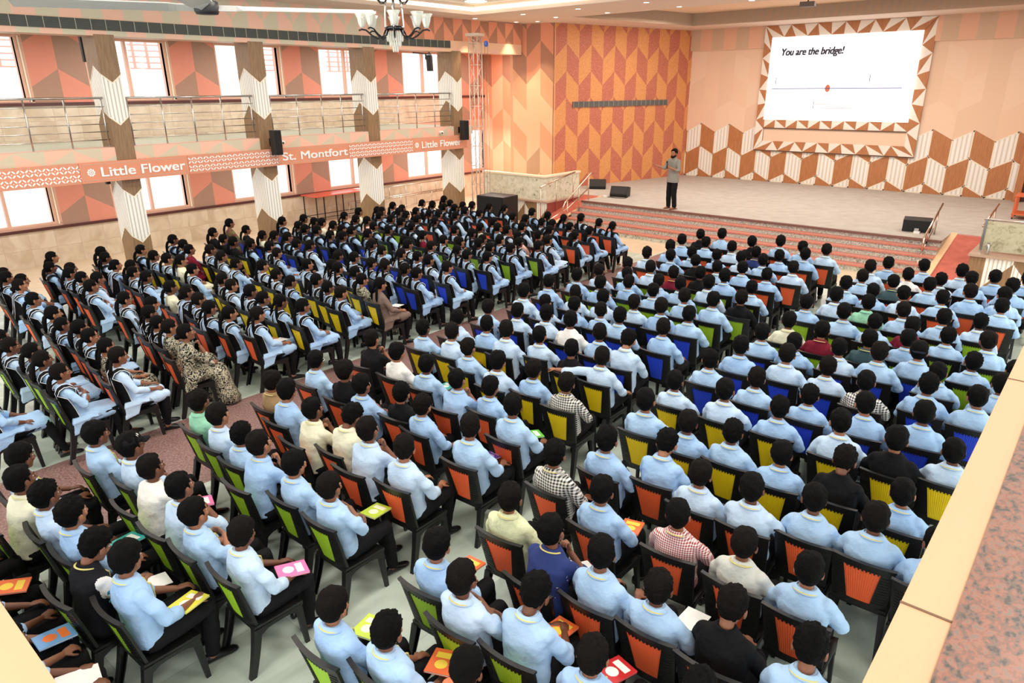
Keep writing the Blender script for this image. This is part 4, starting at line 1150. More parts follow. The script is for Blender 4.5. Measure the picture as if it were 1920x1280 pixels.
    if female:
        dm = MB()
        yv = Vector((0, math.cos(ph), -math.sin(ph)))
        RG = [(-.02, .182, .132), (.10, .157, .116), (.20, .150, .110), (.30, .160, .116), (.38, sw + .016, .104)]
        def rg(d):
            for (d0, x0_, y0_), (d1, x1_, y1_) in zip(RG, RG[1:]):
                if d <= d1: f = max(0, (d - d0) / (d1 - d0)); return x0_ + (x1_ - x0_) * f, y0_ + (y1_ - y0_) * f
            return RG[-1][1:]
        for sd in (-1, 1):
            st_ = []
            def around(d, t0, t1, back, off):
                rx, ry = rg(d); o_ = []
                for e in range(6):
                    th = R(t0 + (t1 - t0) * e / 5); o_.append(hip + s * d + Vector((sd * (rx + off) * math.sin(th), 0, 0)) + yv * ((-1 if back else 1) * (ry + off) * math.cos(th)))
                return o_
            for d, t0, t1 in ((-.02, 34, 92), (.07, 33, 92), (.16, 31, 90), (.25, 30, 84), (.33, 27, 76)): st_.append(around(d, t0, t1, True, .024))
            for d, y in ((.415, -.118), (.470, -.074), (.488, -.015), (.474, .044), (.42, .094)):
                st_.append([hip + s * (d - .26 * max(0, (.062 + .090 * e / 5) - .11)) + yv * y + Vector((sd * (.062 + .090 * e / 5), 0, 0)) for e in range(6)])
            for d, t0, t1 in ((.34, 16, 50), (.26, 4, 32), (.20, 0, 20)): st_.append(around(d, t0, t1, False, .016))
            n0 = len(dm.v)
            for i, row in enumerate(st_):
                cen = hip + s * .22
                for kk in range(2):
                    for p in row:
                        out_ = (p - cen).normalized()
                        dm.v.append(tuple(p - out_ * (.008 * kk)))
            def F(m_, *q): dm.f.append(q); dm.mi.append(m_)
            for i in range(len(st_) - 1):
                for e in range(5):
                    a_ = n0 + i * 12 + e
                    F(0, a_, a_ + 1, a_ + 13, a_ + 12); F(0, a_ + 6, a_ + 18, a_ + 19, a_ + 7)
                a_ = n0 + i * 12; F(1, a_, a_ + 12, a_ + 18, a_ + 6); a_ += 5; F(1, a_, a_ + 6, a_ + 18, a_ + 12)
            for i in range(len(st_) - 1):      # white piping along both edges
                pass
            for e in (0, 5):
                dm.tube([Vector(row[e]) for row in st_], .0045, 5, 1)
        add('dupatta', dm.mesh('dupatta', [blackc, mat('white_piping', (236, 240, 246), .7)], True))
    else:
        lm = MB(); pts = []
        for j in range(13):
            a = math.pi * (j / 12) ; 
            pts.append(nb + Vector((.082 * math.cos(a), -.078 * math.sin(a), -.004 + .022 * math.sin(a))))
        yv = Vector((0, math.cos(ph), -math.sin(ph)))
        fr_ = [hip + s * d + yv * y + Vector((x, 0, 0)) for d, y, x in ((.455, .05, .066), (.38, .118, .05), (.28, .130, .022), (.22, .134, .004))]
        fl_ = [Vector((-q.x, q.y, q.z)) for q in fr_]
        lm.tube(fr_[::-1] + pts + fl_, .0085, 6, flat=.6)
        cm_ = MB(); rs = []
        for r_, dz in ((.058, .010), (.064, .027), (.069, .027), (.091, -.006), (.089, -.013), (.062, .004), (.058, .010)):
            rs.append([nb + Vector((r_ * 1.03 * math.cos(2 * math.pi * j / 26), r_ * .98 * math.sin(2 * math.pi * j / 26) + .003, dz - (.012 + .1 * max(0, .03 - dz)) * math.sin(2 * math.pi * j / 26))) for j in range(26)])
        cm_.rings(rs, caps=False)
        add('collar', cm_.mesh('collar', [blue_a], True))
        add('lanyard', lm.mesh('lanyard', [lany], True))
    low = [('skin', lo), ('hair', h), ('shirt', sh_lo), ('dark', tr_lo)] if build_low else None
    return dict(root=root, parts=parts, low=low, hm=hm)

for pz, hs_, sd_ in (('a', 0, 1.3), ('b', 1, 2.9), ('c', 0, 4.1), ('d', 0, 7.7), ('e', 0, 9.2), ('f', 1, 12.5), ('h', 0, 15.5)):
    PROTO['b' + pz] = make_proto('b', pz, hs_, sd_)
for pz, hs_, sd_ in (('a', 0, 1.1), ('b', 2, 2.2), ('c', 1, 3.3), ('d', 3, 4.4), ('e', 0, 5.5)):
    PROTO['g' + pz] = make_proto('g', pz, hs_, sd_)
PROTO['gf'] = PROTO['gd']
skm = MB(); skm.rings([[(rx * math.cos(2 * math.pi * j / 28) * (1 + .05 * math.sin(j * 3.1) * k_ / 5), cy + ry * math.sin(2 * math.pi * j / 28) * (1 + .07 * math.sin(j * 2.3) * k_ / 5), z) for j in range(28)] for k_, (cy, z, rx, ry) in enumerate(((.20, .60, .13, .16), (.23, .57, .20, .21), (.30, .48, .215, .17), (.34, .34, .225, .15), (.37, .18, .25, .165), (.40, .03, .28, .19)))])
skirt_me = skm.mesh('long_skirt', [blackc], True)

# ball cap
cap = MB(); rs = []
for i in range(8):
    t_ = math.pi / 2 * i / 7
    rs.append([(.090 * math.cos(t_) * math.cos(a), -.014 + .108 * math.cos(t_) * math.sin(a), .042 + .088 * math.sin(t_)) for a in [2 * math.pi * j / 28 for j in range(28)]])
cap.rings(rs)
rs = []
for j in range(9):
    a = math.pi * (.18 + .64 * j / 8); c_, s_ = math.cos(a), math.sin(a)
    y1 = -.014 + .105 * s_; y2 = y1 + .075 * s_
    rs.append([(.088 * c_, y1, .046), (.080 * c_, y2, .030 - .014 * abs(c_)), (.080 * c_, y2, .024 - .014 * abs(c_)), (.088 * c_, y1, .038)])
cap.rings(rs)

# ------------------------------------------------------------------ chair prototype: black plastic, coloured ribbed back panel
PC = {'o': mat('orange_chair_panel', (238, 100, 54), .5), 'g': mat('lime_chair_panel', (152, 194, 40), .5), 'y': mat('yellow_chair_panel', (244, 210, 20), .5), 'b': mat('blue_chair_panel', (34, 66, 206), .5)}
chb = mat('black_chair_plastic', (17, 17, 18), .42, bump=.12, bscale=160)
def back_pt(u, v):
    """u -1..1 across, v 0..1 up the back"""
    w = .200 + .028 * v; z = .40 + .47 * v
    y = -.185 - .105 * v - .012 * v * v + .030 * (u * u)
    return Vector((u * w, y, z))
def back_slab(mb, us, vs, th=.022, off=0.0, rib=0):
    g = []
    for v in vs:
        row = []
        for u in us:
            p = back_pt(u, v) + Vector((0, off, 0)); row.append(p)
        g.append(row)
    n = len(mb.v); nu, nv = len(us), len(vs)
    for k in range(2):
        for j in range(nv):
            for i in range(nu):
                p = g[j][i] + Vector((0, -th if k else 0, 0))
                if rib and i % 2: p = p + Vector((0, rib if k else -rib, 0))
                mb.v.append(tuple(p))
    A_ = nu * nv
    def F(*q): mb.f.append(q); mb.mi.append(0)
    for j in range(nv - 1):
        for i in range(nu - 1):
            a = n + j * nu + i
            F(a, a + nu, a + nu + 1, a + 1); F(a + A_, a + 1 + A_, a + nu + 1 + A_, a + nu + A_)
    for i in range(nu - 1):
        a = n + i; F(a, a + 1, a + 1 + A_, a + A_); a = n + (nv - 1) * nu + i; F(a, a + A_, a + A_ + 1, a + 1)
    for j in range(nv - 1):
        a = n + j * nu; F(a, a + A_, a + nu + A_, a + nu); a = n + j * nu + nu - 1; F(a, a + nu, a + nu + A_, a + A_)
def skew_slab(mb, ul0, ul1, ur0, ur1, v0, v1, n=4, **k):
    """slab whose left/right edges run from (ul0,v0) to (ul1,v1)"""
    m = MB(); vs = [v0 + (v1 - v0) * j / n for j in range(n + 1)]
    g0 = len(mb.v)
    us = [i / k.get('nu', 4) for i in range(k.get('nu', 4) + 1)]
    th = k.get('th', .022); off = k.get('off', 0); rib = k.get('rib', 0)
    pts = [[], []]
    for kk in range(2):
        for v in vs:
            f = (v - v0) / (v1 - v0); L = ul0 + (ul1 - ul0) * f; Rr = ur0 + (ur1 - ur0) * f
            for i, u in enumerate(us):
                p = back_pt(L + (Rr - L) * u, v) + Vector((0, off - (th if kk else 0), 0))
                if rib and i % 2: p.y += rib if kk else -rib
                mb.v.append(tuple(p))
    nu, nv = len(us), len(vs); A_ = nu * nv; n_ = g0
    def F(*q): mb.f.append(q); mb.mi.append(0)
    for j in range(nv - 1):
        for i in range(nu - 1):
            a = n_ + j * nu + i
            F(a, a + nu, a + nu + 1, a + 1); F(a + A_, a + 1 + A_, a + nu + 1 + A_, a + nu + A_)
    for i in range(nu - 1):
        a = n_ + i; F(a, a + 1, a + 1 + A_, a + A_); a = n_ + (nv - 1) * nu + i; F(a, a + A_, a + A_ + 1, a + 1)
    for j in range(nv - 1):
        a = n_ + j * nu; F(a, a + A_, a + nu + A_, a + nu); a = n_ + j * nu + nu - 1; F(a, a + nu, a + nu + A_, a + A_)
cf = MB()
v0, v1 = .12, .86; a0, a1 = .42, .60
skew_slab(cf, -1, -1, -a0, -a1, v0, v1, 6, nu=4); skew_slab(cf, a0, a1, 1, 1, v0, v1, 6, nu=4)
skew_slab(cf, -1, -1, 1, 1, v1, 1.0, 2, nu=12); skew_slab(cf, -1, -1, 1, 1, 0, v0, 1, nu=12)
skew_slab(cf, -1.03, -1.03, 1.03, 1.03, .965, 1.01, 1, nu=12, th=.036, off=.006)
for k in range(11):     # louvre ridges on the stiles
    v = .16 + k * .062; f = (v - v0) / (v1 - v0); a = a0 + (a1 - a0) * f
    for s in (-1, 1):
        lo_, hi_ = (a + .05) , .90
        if s < 0: lo_, hi_ = -.90, -(a + .05)
        skew_slab(cf, lo_, lo_, hi_, hi_, v, v + .022, 1, nu=2, th=.006, off=-.020)
for k in range(9):      # small teeth along the top of the opening
    u = -.5 + k * .125
    skew_slab(cf, u, u, u + .05, u + .05, v1 - .03, v1 + .01, 1, nu=1, th=.026, off=.002)
me_back = cf.mesh('back_frame', [chb])
cp = MB(); skew_slab(cp, -a0 - .01, -a1 - .01, a0 + .01, a1 + .01, v0 - .01, v1 + .01, 4, nu=28, th=.010, off=-.006, rib=.0022)
me_panel = cp.mesh('back_panel', [PC['o']])
cs_ = MB(); N_ = 8
for kk in range(1):
    rows_ = []
    for i in range(N_ + 1):
        y = -.20 + .42 * i / N_; x = .205 + .012 * (i / N_); dz = -.012 * math.sin(math.pi * i / N_) - (.016 if i == N_ else 0)
        rows_.append([(-x, y, .385), (x, y, .385), (x + .004, y, .43 + dz * .3), (x * .5, y, .43 + dz), (-x * .5, y, .43 + dz), (-x - .004, y, .43 + dz * .3)])
    cs_.rings(rows_)
for s in (-1, 1):       # arched side aprons
    rs = []
    for i in range(9):
        f = i / 8; y = -.20 + .41 * f; h = .03 + .10 * (2 * f - 1) ** 4
        x = s * (.207 + .006 * f)
        rs.append([(x - .006, y, .40), (x + .006, y, .40), (x + .008, y, .40 - h), (x - .004, y, .40 - h)])
    cs_.rings(rs)
me_seat = cs_.mesh('seat', [chb])
def leg_mesh(s, rear):
    m = MB(); rs = []
    for i in range(6):
        f = i / 5; z = .40 * (1 - f)
        if rear:
            cx, cy = s * (.196 + .024 * f), -.175 - .075 * f - .03 * f * f; w, d = .036 * (1 - .30 * f), .034 * (1 - .25 * f)
        else:
            cx, cy = s * (.200 + .016 * f), .185 + .035 * f; w, d = .026 * (1 - .35 * f), .028 * (1 - .35 * f)
        ix = -s * w
        # channel section, open inwards
        rs.append([(cx + s * w * .5, cy - d, z), (cx + s * w * .5, cy + d, z), (cx - s * w, cy + d, z), (cx - s * w, cy + d * .7, z), (cx + s * w * .2, cy + d * .7, z), (cx + s * w * .2, cy - d * .7, z), (cx - s * w, cy - d * .7, z), (cx - s * w, cy - d, z)])
    m.rings(rs)
    return m.mesh('leg', [chb])
me_legs = [leg_mesh(s, r_) for s in (-1, 1) for r_ in (True, False)]
def chair_parts(col): return [('back_frame', me_back, None), ('back_panel', me_panel, PC[col]), ('seat', me_seat, None)] + [('leg', m, None) for m in me_legs]

# ------------------------------------------------------------------ the audience
SEATS = '''-15.58 3.62 g b G2 o|-15.06 3.46 g d G2 o|-14.19 3.34 g c G2 o|-14.62 3.62 g a G2 o|-16.15 4.61 g e G3 o|-15.49 4.36 g b G3 o|-15.06 4.55 g a G3 o|-14.46 4.35 g a G3 o|-14.01 4.39 g a G3 o|-13.56 4.47 g d G3 o|-13.08 4.24 g e G3 o|-15.89 5.46 g b G4 o|-15.40 5.28 g d G4 o|-14.64 5.09 g c G4 o|-14.23 5.35 g a G4 o|-13.79 5.22 g b G4 o|-15.60 6.11 g a G5 y|-14.79 6.05 g b G5 y|-13.19 5.15 g d G4 o|-11.90 4.33 g b G3 o|-12.95 3.31 g a G2 o|-11.32 4.44 g d G3 o|-14.28 6.06 g a G5 y|-15.98 6.98 g a G6 y|-15.45 6.95 g a G6 y|-14.74 6.77 gm e G6 y|-14.33 7.01 g a G6 y|-13.81 6.14 gw a G5 y|-13.10 6.01 g a G5 y|-12.02 5.10 gw a G4 o|-16.11 8.02 gk b G7 y|-15.48 7.92 gk b G7 y|-16.86 8.82 gs a G8 b|-16.03 8.79 gk a G8 b|-14.71 7.76 gk b G7 y|-14.26 7.86 g d G7 y|-13.71 6.95 g b G6 y|-12.84 6.64 g c G6 y|-11.90 6.01 g b G5 y|-11.45 5.90 g a G5 y|-15.12 8.71 gw b G8 b|-14.65 8.68 g d G8 b|-16.07 9.86 g b G10 b|-14.20 8.79 g a G8 b|-15.53 9.89 g d G10 b|-16.13 10.46 gw d G10 b|-13.58 8.60 g a G8 b|-13.12 8.65 g a G8 b|-14.85 9.70 g b G9 b|-14.40 9.72 g a G9 b|-15.67 10.46 g d G10 b|-15.21 10.45 gw b G10 b|-14.71 10.40 gw a G10 b|-13.77 9.61 g d G9 b|-14.25 10.31 g a G10 b|-13.32 9.70 g b G9 b|-15.62 11.38 g d G11 g|-14.92 11.29 g b G11 g|-15.69 11.98 gw e G12 g|-14.46 11.23 gp d G11 g|-15.67 12.58 g a G13 o|-13.82 10.99 g e G11 g|-13.75 10.27 g e G10 b|-13.07 10.20 g a G10 b|-14.88 12.01 g a G12 g|-13.19 7.89 g b G7 y|-13.64 7.99 g a G7 y|-12.09 9.50 g d G9 b|-11.91 8.46 g d G8 b|-11.35 8.49 g a G8 b|-11.74 7.52 g c G7 y|-10.78 8.42 g d G8 b|-11.30 7.87 g d G7 y|-10.86 7.69 g d G7 y|-10.42 7.80 g a G7 y|-12.13 6.93 g e G6 y|-11.52 6.82 g a G6 y|-10.86 6.70 g a G6 y|-10.47 7.01 g b G6 y|-11.56 9.36 g a G9 b|-15.90 13.36 g b G14 o|-15.32 13.21 g e G14 o|-14.83 12.61 g d G13 o|-15.27 12.30 g c G13 o|-14.30 12.41 g d G13 o|-15.71 14.19 g c G15 o|-15.12 14.20 g b G15 o|-14.75 13.22 g e G14 o|-13.77 12.36 g a G13 o|-14.22 13.16 g d G14 o|-15.51 15.05 g b G16 o|-15.06 14.83 g a G16 o|-14.49 14.77 g d G16 o|-14.13 14.10 g a G15 o|-14.66 14.21 g b G15 o|-14.03 14.69 g d G16 o|-13.60 13.87 g c G15 o|-13.61 14.93 g d G16 o|-13.10 14.02 g a G15 o|-13.70 13.03 g d G14 o|-13.33 13.38 g b G14 o|-14.22 11.74 g c G12 g|-13.73 11.77 g a G12 g|-13.19 11.66 g b G12 g|-13.18 12.40 g d G13 o|-11.68 12.56 gw b G13 o|-11.88 13.23 g a G14 o|-11.24 12.67 g a G13 o|-13.14 10.86 g a G11 g|-12.02 10.97 gm b G11 g|-11.93 11.93 g e G12 g|-11.31 10.92 g a G11 g|-11.92 10.31 g a G10 b|-11.43 9.98 g a G10 b|-10.73 10.74 g c G11 g|-11.16 11.66 g d G12 g|-10.71 11.57 g a G12 g|-11.10 10.38 g b G10 b|-10.36 10.36 g d G10 b|-10.39 11.13 g b G11 g|-9.95 11.00 g e G11 g|-10.94 9.33 g d G9 b|-10.49 9.41 g a G9 b|-9.82 10.14 g a G10 b|-9.37 10.27 g a G10 b|-10.04 9.32 g e G9 b|-10.33 8.39 g d G8 b|-9.89 8.57 g b G8 b|-9.29 9.08 g a G9 b|-9.45 8.44 g a G8 b|-13.11 15.04 g d G16 o|-11.94 14.06 g a G15 o|-11.90 14.82 g a G16 o|-11.47 13.99 g d G15 o|-11.35 14.77 g d G16 o|-10.83 13.13 g a G14 o|-10.97 14.07 g a G15 o|-10.90 14.86 g d G16 o|-10.51 13.94 g b G15 o|-10.06 14.03 g a G15 o|-10.37 14.97 g e G16 o|-9.78 14.88 g a G16 o|-10.82 12.43 g c G13 o|-10.28 12.32 gp e G13 o|-9.88 12.60 gw e G13 o|-10.04 13.17 g d G14 o|-9.40 12.35 g e G13 o|-9.32 13.22 g b G14 o|-9.32 13.84 g b G15 o|-10.26 11.70 g e G12 g|-9.80 11.75 g d G12 g|-9.24 11.78 g a G12 g|-9.46 11.12 g a G11 g|-9.25 14.67 g d G16 o|-7.04 10.10 b a M12 g|-6.94 10.68 b e M13 g|-7.16 9.40 b d M11 b|-7.03 8.60 b a M10 b|-6.55 7.85 b a M9 b|-6.48 8.50 b e M10 b|-5.99 7.91 b b M9 b|-6.44 9.19 b d M11 b|-6.03 8.61 b a M10 b|-5.54 7.82 bw d M9 b|-6.37 9.84 b a M12 g|-5.86 9.16 b b M11 b|-5.57 8.65 b d M10 b|-6.84 11.48 b b M14 g|-6.38 10.74 b e M13 g|-6.07 10.30 b b M12 g|-6.96 12.43 b b M15 o|-6.28 11.36 b d M14 g|-5.76 10.74 b a M13 g|-5.51 10.12 b a M12 g|-5.36 9.30 b e M11 b|-5.13 8.54 b b M10 b|-4.86 9.21 b d M11 b|-6.85 13.18 b b M16 o|-6.46 12.49 b e M15 o|-5.82 11.39 bm b M14 g|-6.97 13.89 b d M17 o|-7.01 14.86 bk d M18 o|-6.33 13.11 b b M16 o|-5.92 12.45 bk d M15 o|-5.29 10.65 b d M13 g|-4.87 9.99 b d M12 g|-4.41 9.24 b a M11 b|-5.56 7.18 b e M8 y|-4.95 7.70 b d M9 b|-4.36 8.40 b d M10 b|-4.49 7.56 b f M9 b|-6.58 15.04 b a M18 o|-6.49 14.08 b a M17 o|-5.87 13.27 b b M16 o|-5.86 13.96 b d M17 o|-5.73 14.75 bk e M18 o|-5.31 13.91 bn b M17 o|-5.38 13.31 b a M16 o|-5.39 12.27 b d M15 o|-5.40 11.62 bk a M14 g|-4.94 12.38 b d M15 o|-4.92 11.00 b b M13 g|-4.95 11.62 b b M14 g|-4.41 10.07 b a M12 g|-4.18 10.58 bk b M13 g|-4.34 11.35 b a M14 g|-4.92 13.30 b e M16 o|-4.47 12.33 b a M15 o|-5.25 15.05 b b M18 o|-4.74 14.90 b a M18 o|-4.26 14.92 b a M18 o|-4.82 13.89 b e M17 o|-4.46 14.26 b b M17 o|-4.27 13.06 b a M16 o|-3.31 11.02 b a R13 g|-3.17 12.46 b a R15 o|-3.03 11.54 b a R14 g|-3.08 13.17 b d R16 o|-3.19 13.98 b a R17 o|-2.70 12.35 b e R15 o|-2.56 11.53 be b R14 g|-3.00 14.52 b a R18 o|-2.58 13.11 bd d R16 o|-2.53 13.94 bw e R17 o|-2.44 14.69 b d R18 o|-2.25 12.35 b d R15 o|-2.05 13.25 b a R16 o|-2.03 13.91 b b R17 o|-1.81 14.62 b b R18 o|-1.59 14.08 b d R17 o|-1.75 12.57 b a R15 o|-1.45 13.03 b d R16 o|-1.29 14.53 b d R18 o|-1.01 13.90 b b R17 o|-1.01 13.19 b d R16 o|-0.96 12.59 b a R15 o|-2.03 11.36 b d R14 g|-1.51 11.37 b a R14 g|-1.10 11.63 b b R14 g|-1.76 10.69 bm a R13 g|-1.31 10.63 b b R13 g|-0.86 10.55 b d R13 g|-0.88 14.79 b b R18 o|-6.98 6.98 b d M8 y|-7.02 7.72 b a M9 b|-5.97 6.92 b d M8 y|-6.42 7.01 b d M8 y|-6.52 6.43 b d M7 y|-5.98 6.23 b e M7 y|-9.49 6.78 g a G6 y|-9.92 7.56 gs a G7 y|-9.30 7.44 gt d G7 y|-7.02 6.39 b e M7 y|-7.18 5.47 bk c M6 o|-10.02 6.93 g b G6 y|-10.64 5.81 g a G5 y|-10.18 5.77 g a G5 y|-9.73 5.77 g d G5 y|-9.25 5.90 g a G5 y|-9.39 5.17 g d G4 o|-9.82 4.99 g a G4 o|-10.26 4.86 g d G4 o|-11.49 5.00 g c G4 o|-10.88 5.04 g a G4 o|-10.81 4.19 g d G3 o|-10.36 4.10 g d G3 o|-9.90 4.11 gs a G3 o|-9.41 3.99 gs c G3 o|-11.90 3.29 g b G2 o|-11.31 3.20 g e G2 o|-10.86 3.29 g b G2 o|-10.40 3.25 g e G2 o|-9.83 3.19 gs d G2 o|-9.18 3.10 g d G2 o|-10.79 2.39 g a G1 g|-10.35 2.54 g b G1 g|-9.89 2.52 g b G1 g|-9.24 2.50 g e G1 g|-11.24 2.43 g b G1 g|-7.15 4.65 b d M5 o|-6.94 3.95 bt a M4 o|-6.49 3.83 b d M4 o|-7.06 3.16 be b M3 g|-6.53 3.10 b e M3 g|-6.04 3.07 b b M3 g|-5.94 3.69 by c M4 o|-5.61 2.88 b c M3 g|-7.05 2.10 b a M2 g|-6.50 2.23 bc e M2 g|-6.54 5.48 bw a M6 o|-6.48 4.62 bk a M5 o|-6.03 4.55 b e M5 o|-5.60 4.74 bk b M5 o|-5.14 4.66 b b M5 o|-6.00 5.47 b a M6 o|-5.34 5.24 b c M6 o|-5.32 6.03 b a M7 y|-4.92 5.47 b a M6 o|-4.87 6.18 b a M7 y|-4.91 6.99 bk d M8 y|-4.43 6.97 b h M8 y|-4.34 6.10 bp a M7 y|-4.31 5.13 b d M6 o|-4.32 4.49 b d M5 o|-5.05 3.72 b c M4 o|-4.52 3.81 b d M4 o|-5.49 3.83 by f M4 o|-3.32 6.16 b e R7 y|-3.15 5.19 b b R6 o|-3.37 4.66 bp b R5 o|-2.72 5.38 b f R6 o|-3.40 6.97 b e R8 y|-2.78 6.06 b a R7 y|-3.37 7.78 b b R9 b|-2.79 6.96 b e R8 y|-2.33 6.14 b b R7 y|-3.24 8.38 b a R10 b|-2.69 7.58 b b R9 b|-2.22 6.99 b b R8 y|-3.25 9.12 b e R11 b|-2.80 9.07 b e R11 b|-3.17 9.84 by a R12 g|-2.68 8.47 b a R10 b|-2.66 9.72 bm a R12 g|-2.19 8.46 b b R10 b|-2.08 7.56 b b R9 b|-2.27 9.18 b d R11 b|-2.06 9.74 bd b R12 g|-1.81 9.23 b a R11 b|-1.69 8.27 bp e R10 b|-1.53 7.56 b d R9 b|-1.59 6.92 b d R8 y|-1.84 6.03 b a R7 y|-1.07 6.91 bk a R8 y|-1.01 7.69 b a R9 b|-1.13 8.55 b b R10 b|-1.14 9.15 b e R11 b|-1.45 9.59 bc a R11 b|-0.90 9.81 b b R12 g|-0.53 9.08 b a R11 b|-0.66 8.50 b d R10 b|-0.45 9.67 b d R12 g|-0.63 7.07 b e R8 y|-2.21 10.60 b d R13 g|-2.66 10.71 b e R13 g|-7.06 1.44 b d M1 g|-6.63 1.22 by c M1 g|-6.21 1.43 b b M1 g|-5.74 1.47 b b M1 g|-6.04 2.06 bw c M2 g|-5.50 2.07 b c M2 g|-5.22 1.27 b2 f M1 g|-4.78 1.45 b d M1 g|-5.04 2.11 b e M2 g|-4.51 2.17 b d M2 g|-5.08 3.03 b a M3 g|-4.54 3.04 b e M3 g|-3.32 2.17 b a R2 g|-3.25 3.03 b a R3 g|-2.81 2.89 b e R3 g|-2.36 2.95 b f R3 g|-3.25 3.87 by b R4 o|-2.68 3.57 bn c R4 o|-2.72 4.43 b a R5 o|-2.23 3.67 b d R4 o|-1.78 3.71 b b R4 o|-2.09 4.55 br e R5 o|-1.79 2.93 b b R3 g|-2.87 2.28 b b R2 g|-2.28 2.36 bo a R2 g|-2.22 5.22 b a R6 o|-1.77 5.24 b e R6 o|-1.34 6.12 bk f R7 y|-0.80 6.03 b e R7 y|-1.33 5.42 b d R6 o|-0.88 5.44 b a R6 o|-0.43 5.37 b d R6 o|-1.53 4.53 bg a R5 o|-1.07 4.51 b a R5 o|-1.32 3.70 bk f R4 o|-0.80 3.63 b f R4 o|-1.18 3.13 b b R3 g|-5.00 0.63 b d M0 g|-5.50 0.65 b d M0 g|-6.00 0.63 b e M0 g|-4.50 0.63 b d M0 g|-6.50 0.63 b a M0 g|-9.45 1.75 g b G0 g|-1.69 10.10 b a R12 g'''
seats = []
for s_ in SEATS.split('|'):
    x, y, t_, pz, rw, c = s_.split(' ')
    seats.append(dict(x=float(x), y=float(y), t=t_, p=pz, blk=rw[0], row=int(rw[1:]), c=c))
ORD = 'first second third fourth fifth sixth seventh eighth ninth tenth eleventh twelfth thirteenth fourteenth fifteenth sixteenth seventeenth eighteenth nineteenth twentieth'.split()
CN = {'o': 'orange', 'g': 'green', 'y': 'yellow', 'b': 'blue'}
BLK = {'G': "girls' block", 'M': "boys' middle block", 'R': "boys' outer block"}
for b_ in 'GMR':
    rows_b = sorted({q['row'] for q in seats if q['blk'] == b_}, reverse=True)
    runs = []                       # bands of rows that share a panel colour, counted from the stage
    for r_ in rows_b:
        cc = next(q['c'] for q in seats if q['blk'] == b_ and q['row'] == r_)
        if runs and runs[-1][0] == cc: runs[-1][1].append(r_)
        else: runs.append([cc, [r_]])
    for cc, rr in runs:
        rear = sum(1 for c2, _ in runs if c2 == cc) > 1 and runs.index([cc, rr]) > [c2 for c2, _ in runs].index(cc)
        front = sum(1 for c2, _ in runs if c2 == cc) > 1 and not rear
        for i, r_ in enumerate(rr):
            L_ = sorted([q for q in seats if q['blk'] == b_ and q['row'] == r_], key=lambda q: q['x'] if b_ != 'G' else -q['x'])
            for k, q in enumerate(L_):
                q['where'] = '%s %s%s-chair row, %s' % (ORD[i], 'rear ' if rear else 'front ' if front else '', CN[cc], BLK[b_])
                q['ord'] = ORD[min(k, 19)]
DESC_B = {'': 'boy in pale blue shirt', 'w': 'boy in white top', 'k': 'boy in black jacket', 'm': 'boy in maroon top', 'd': 'boy in dark teal top', 'e': 'boy in mint green shirt', 't': 'boy in tan shirt', 'y': 'boy in cream top',
          'p': 'boy in plaid shirt', 'n': 'boy in navy printed shirt', 'r': 'boy in red-checked shirt', 'g': 'boy in pale grey shirt', 'o': 'boy in salmon top', '2': 'boy in black varsity jacket', 'c': 'boy in cap'}
DESC_G = {'': 'girl in blue kurta', 'm': 'girl in maroon top', 'w': 'girl in cream top', 'k': 'girl in black blazer', 'p': 'woman in pink top', 's': 'woman in printed dress', 't': 'girl in taupe top'}
seats.sort(key=lambda q: math.hypot(q['x'], q['y']))
inview = seats
NEAR = 299
rnd = random.Random(4)
GLASSES = [(-7.16, 4.68, 1), (-6.52, 3.87, 0), (-11.89, 4.3, 0), (-10.53, 3.26, 0), (-5.23, 4.64, 0)]
def use(o, m, slot=0):
    o.material_slots[slot].link = 'OBJECT'; o.material_slots[slot].material = m
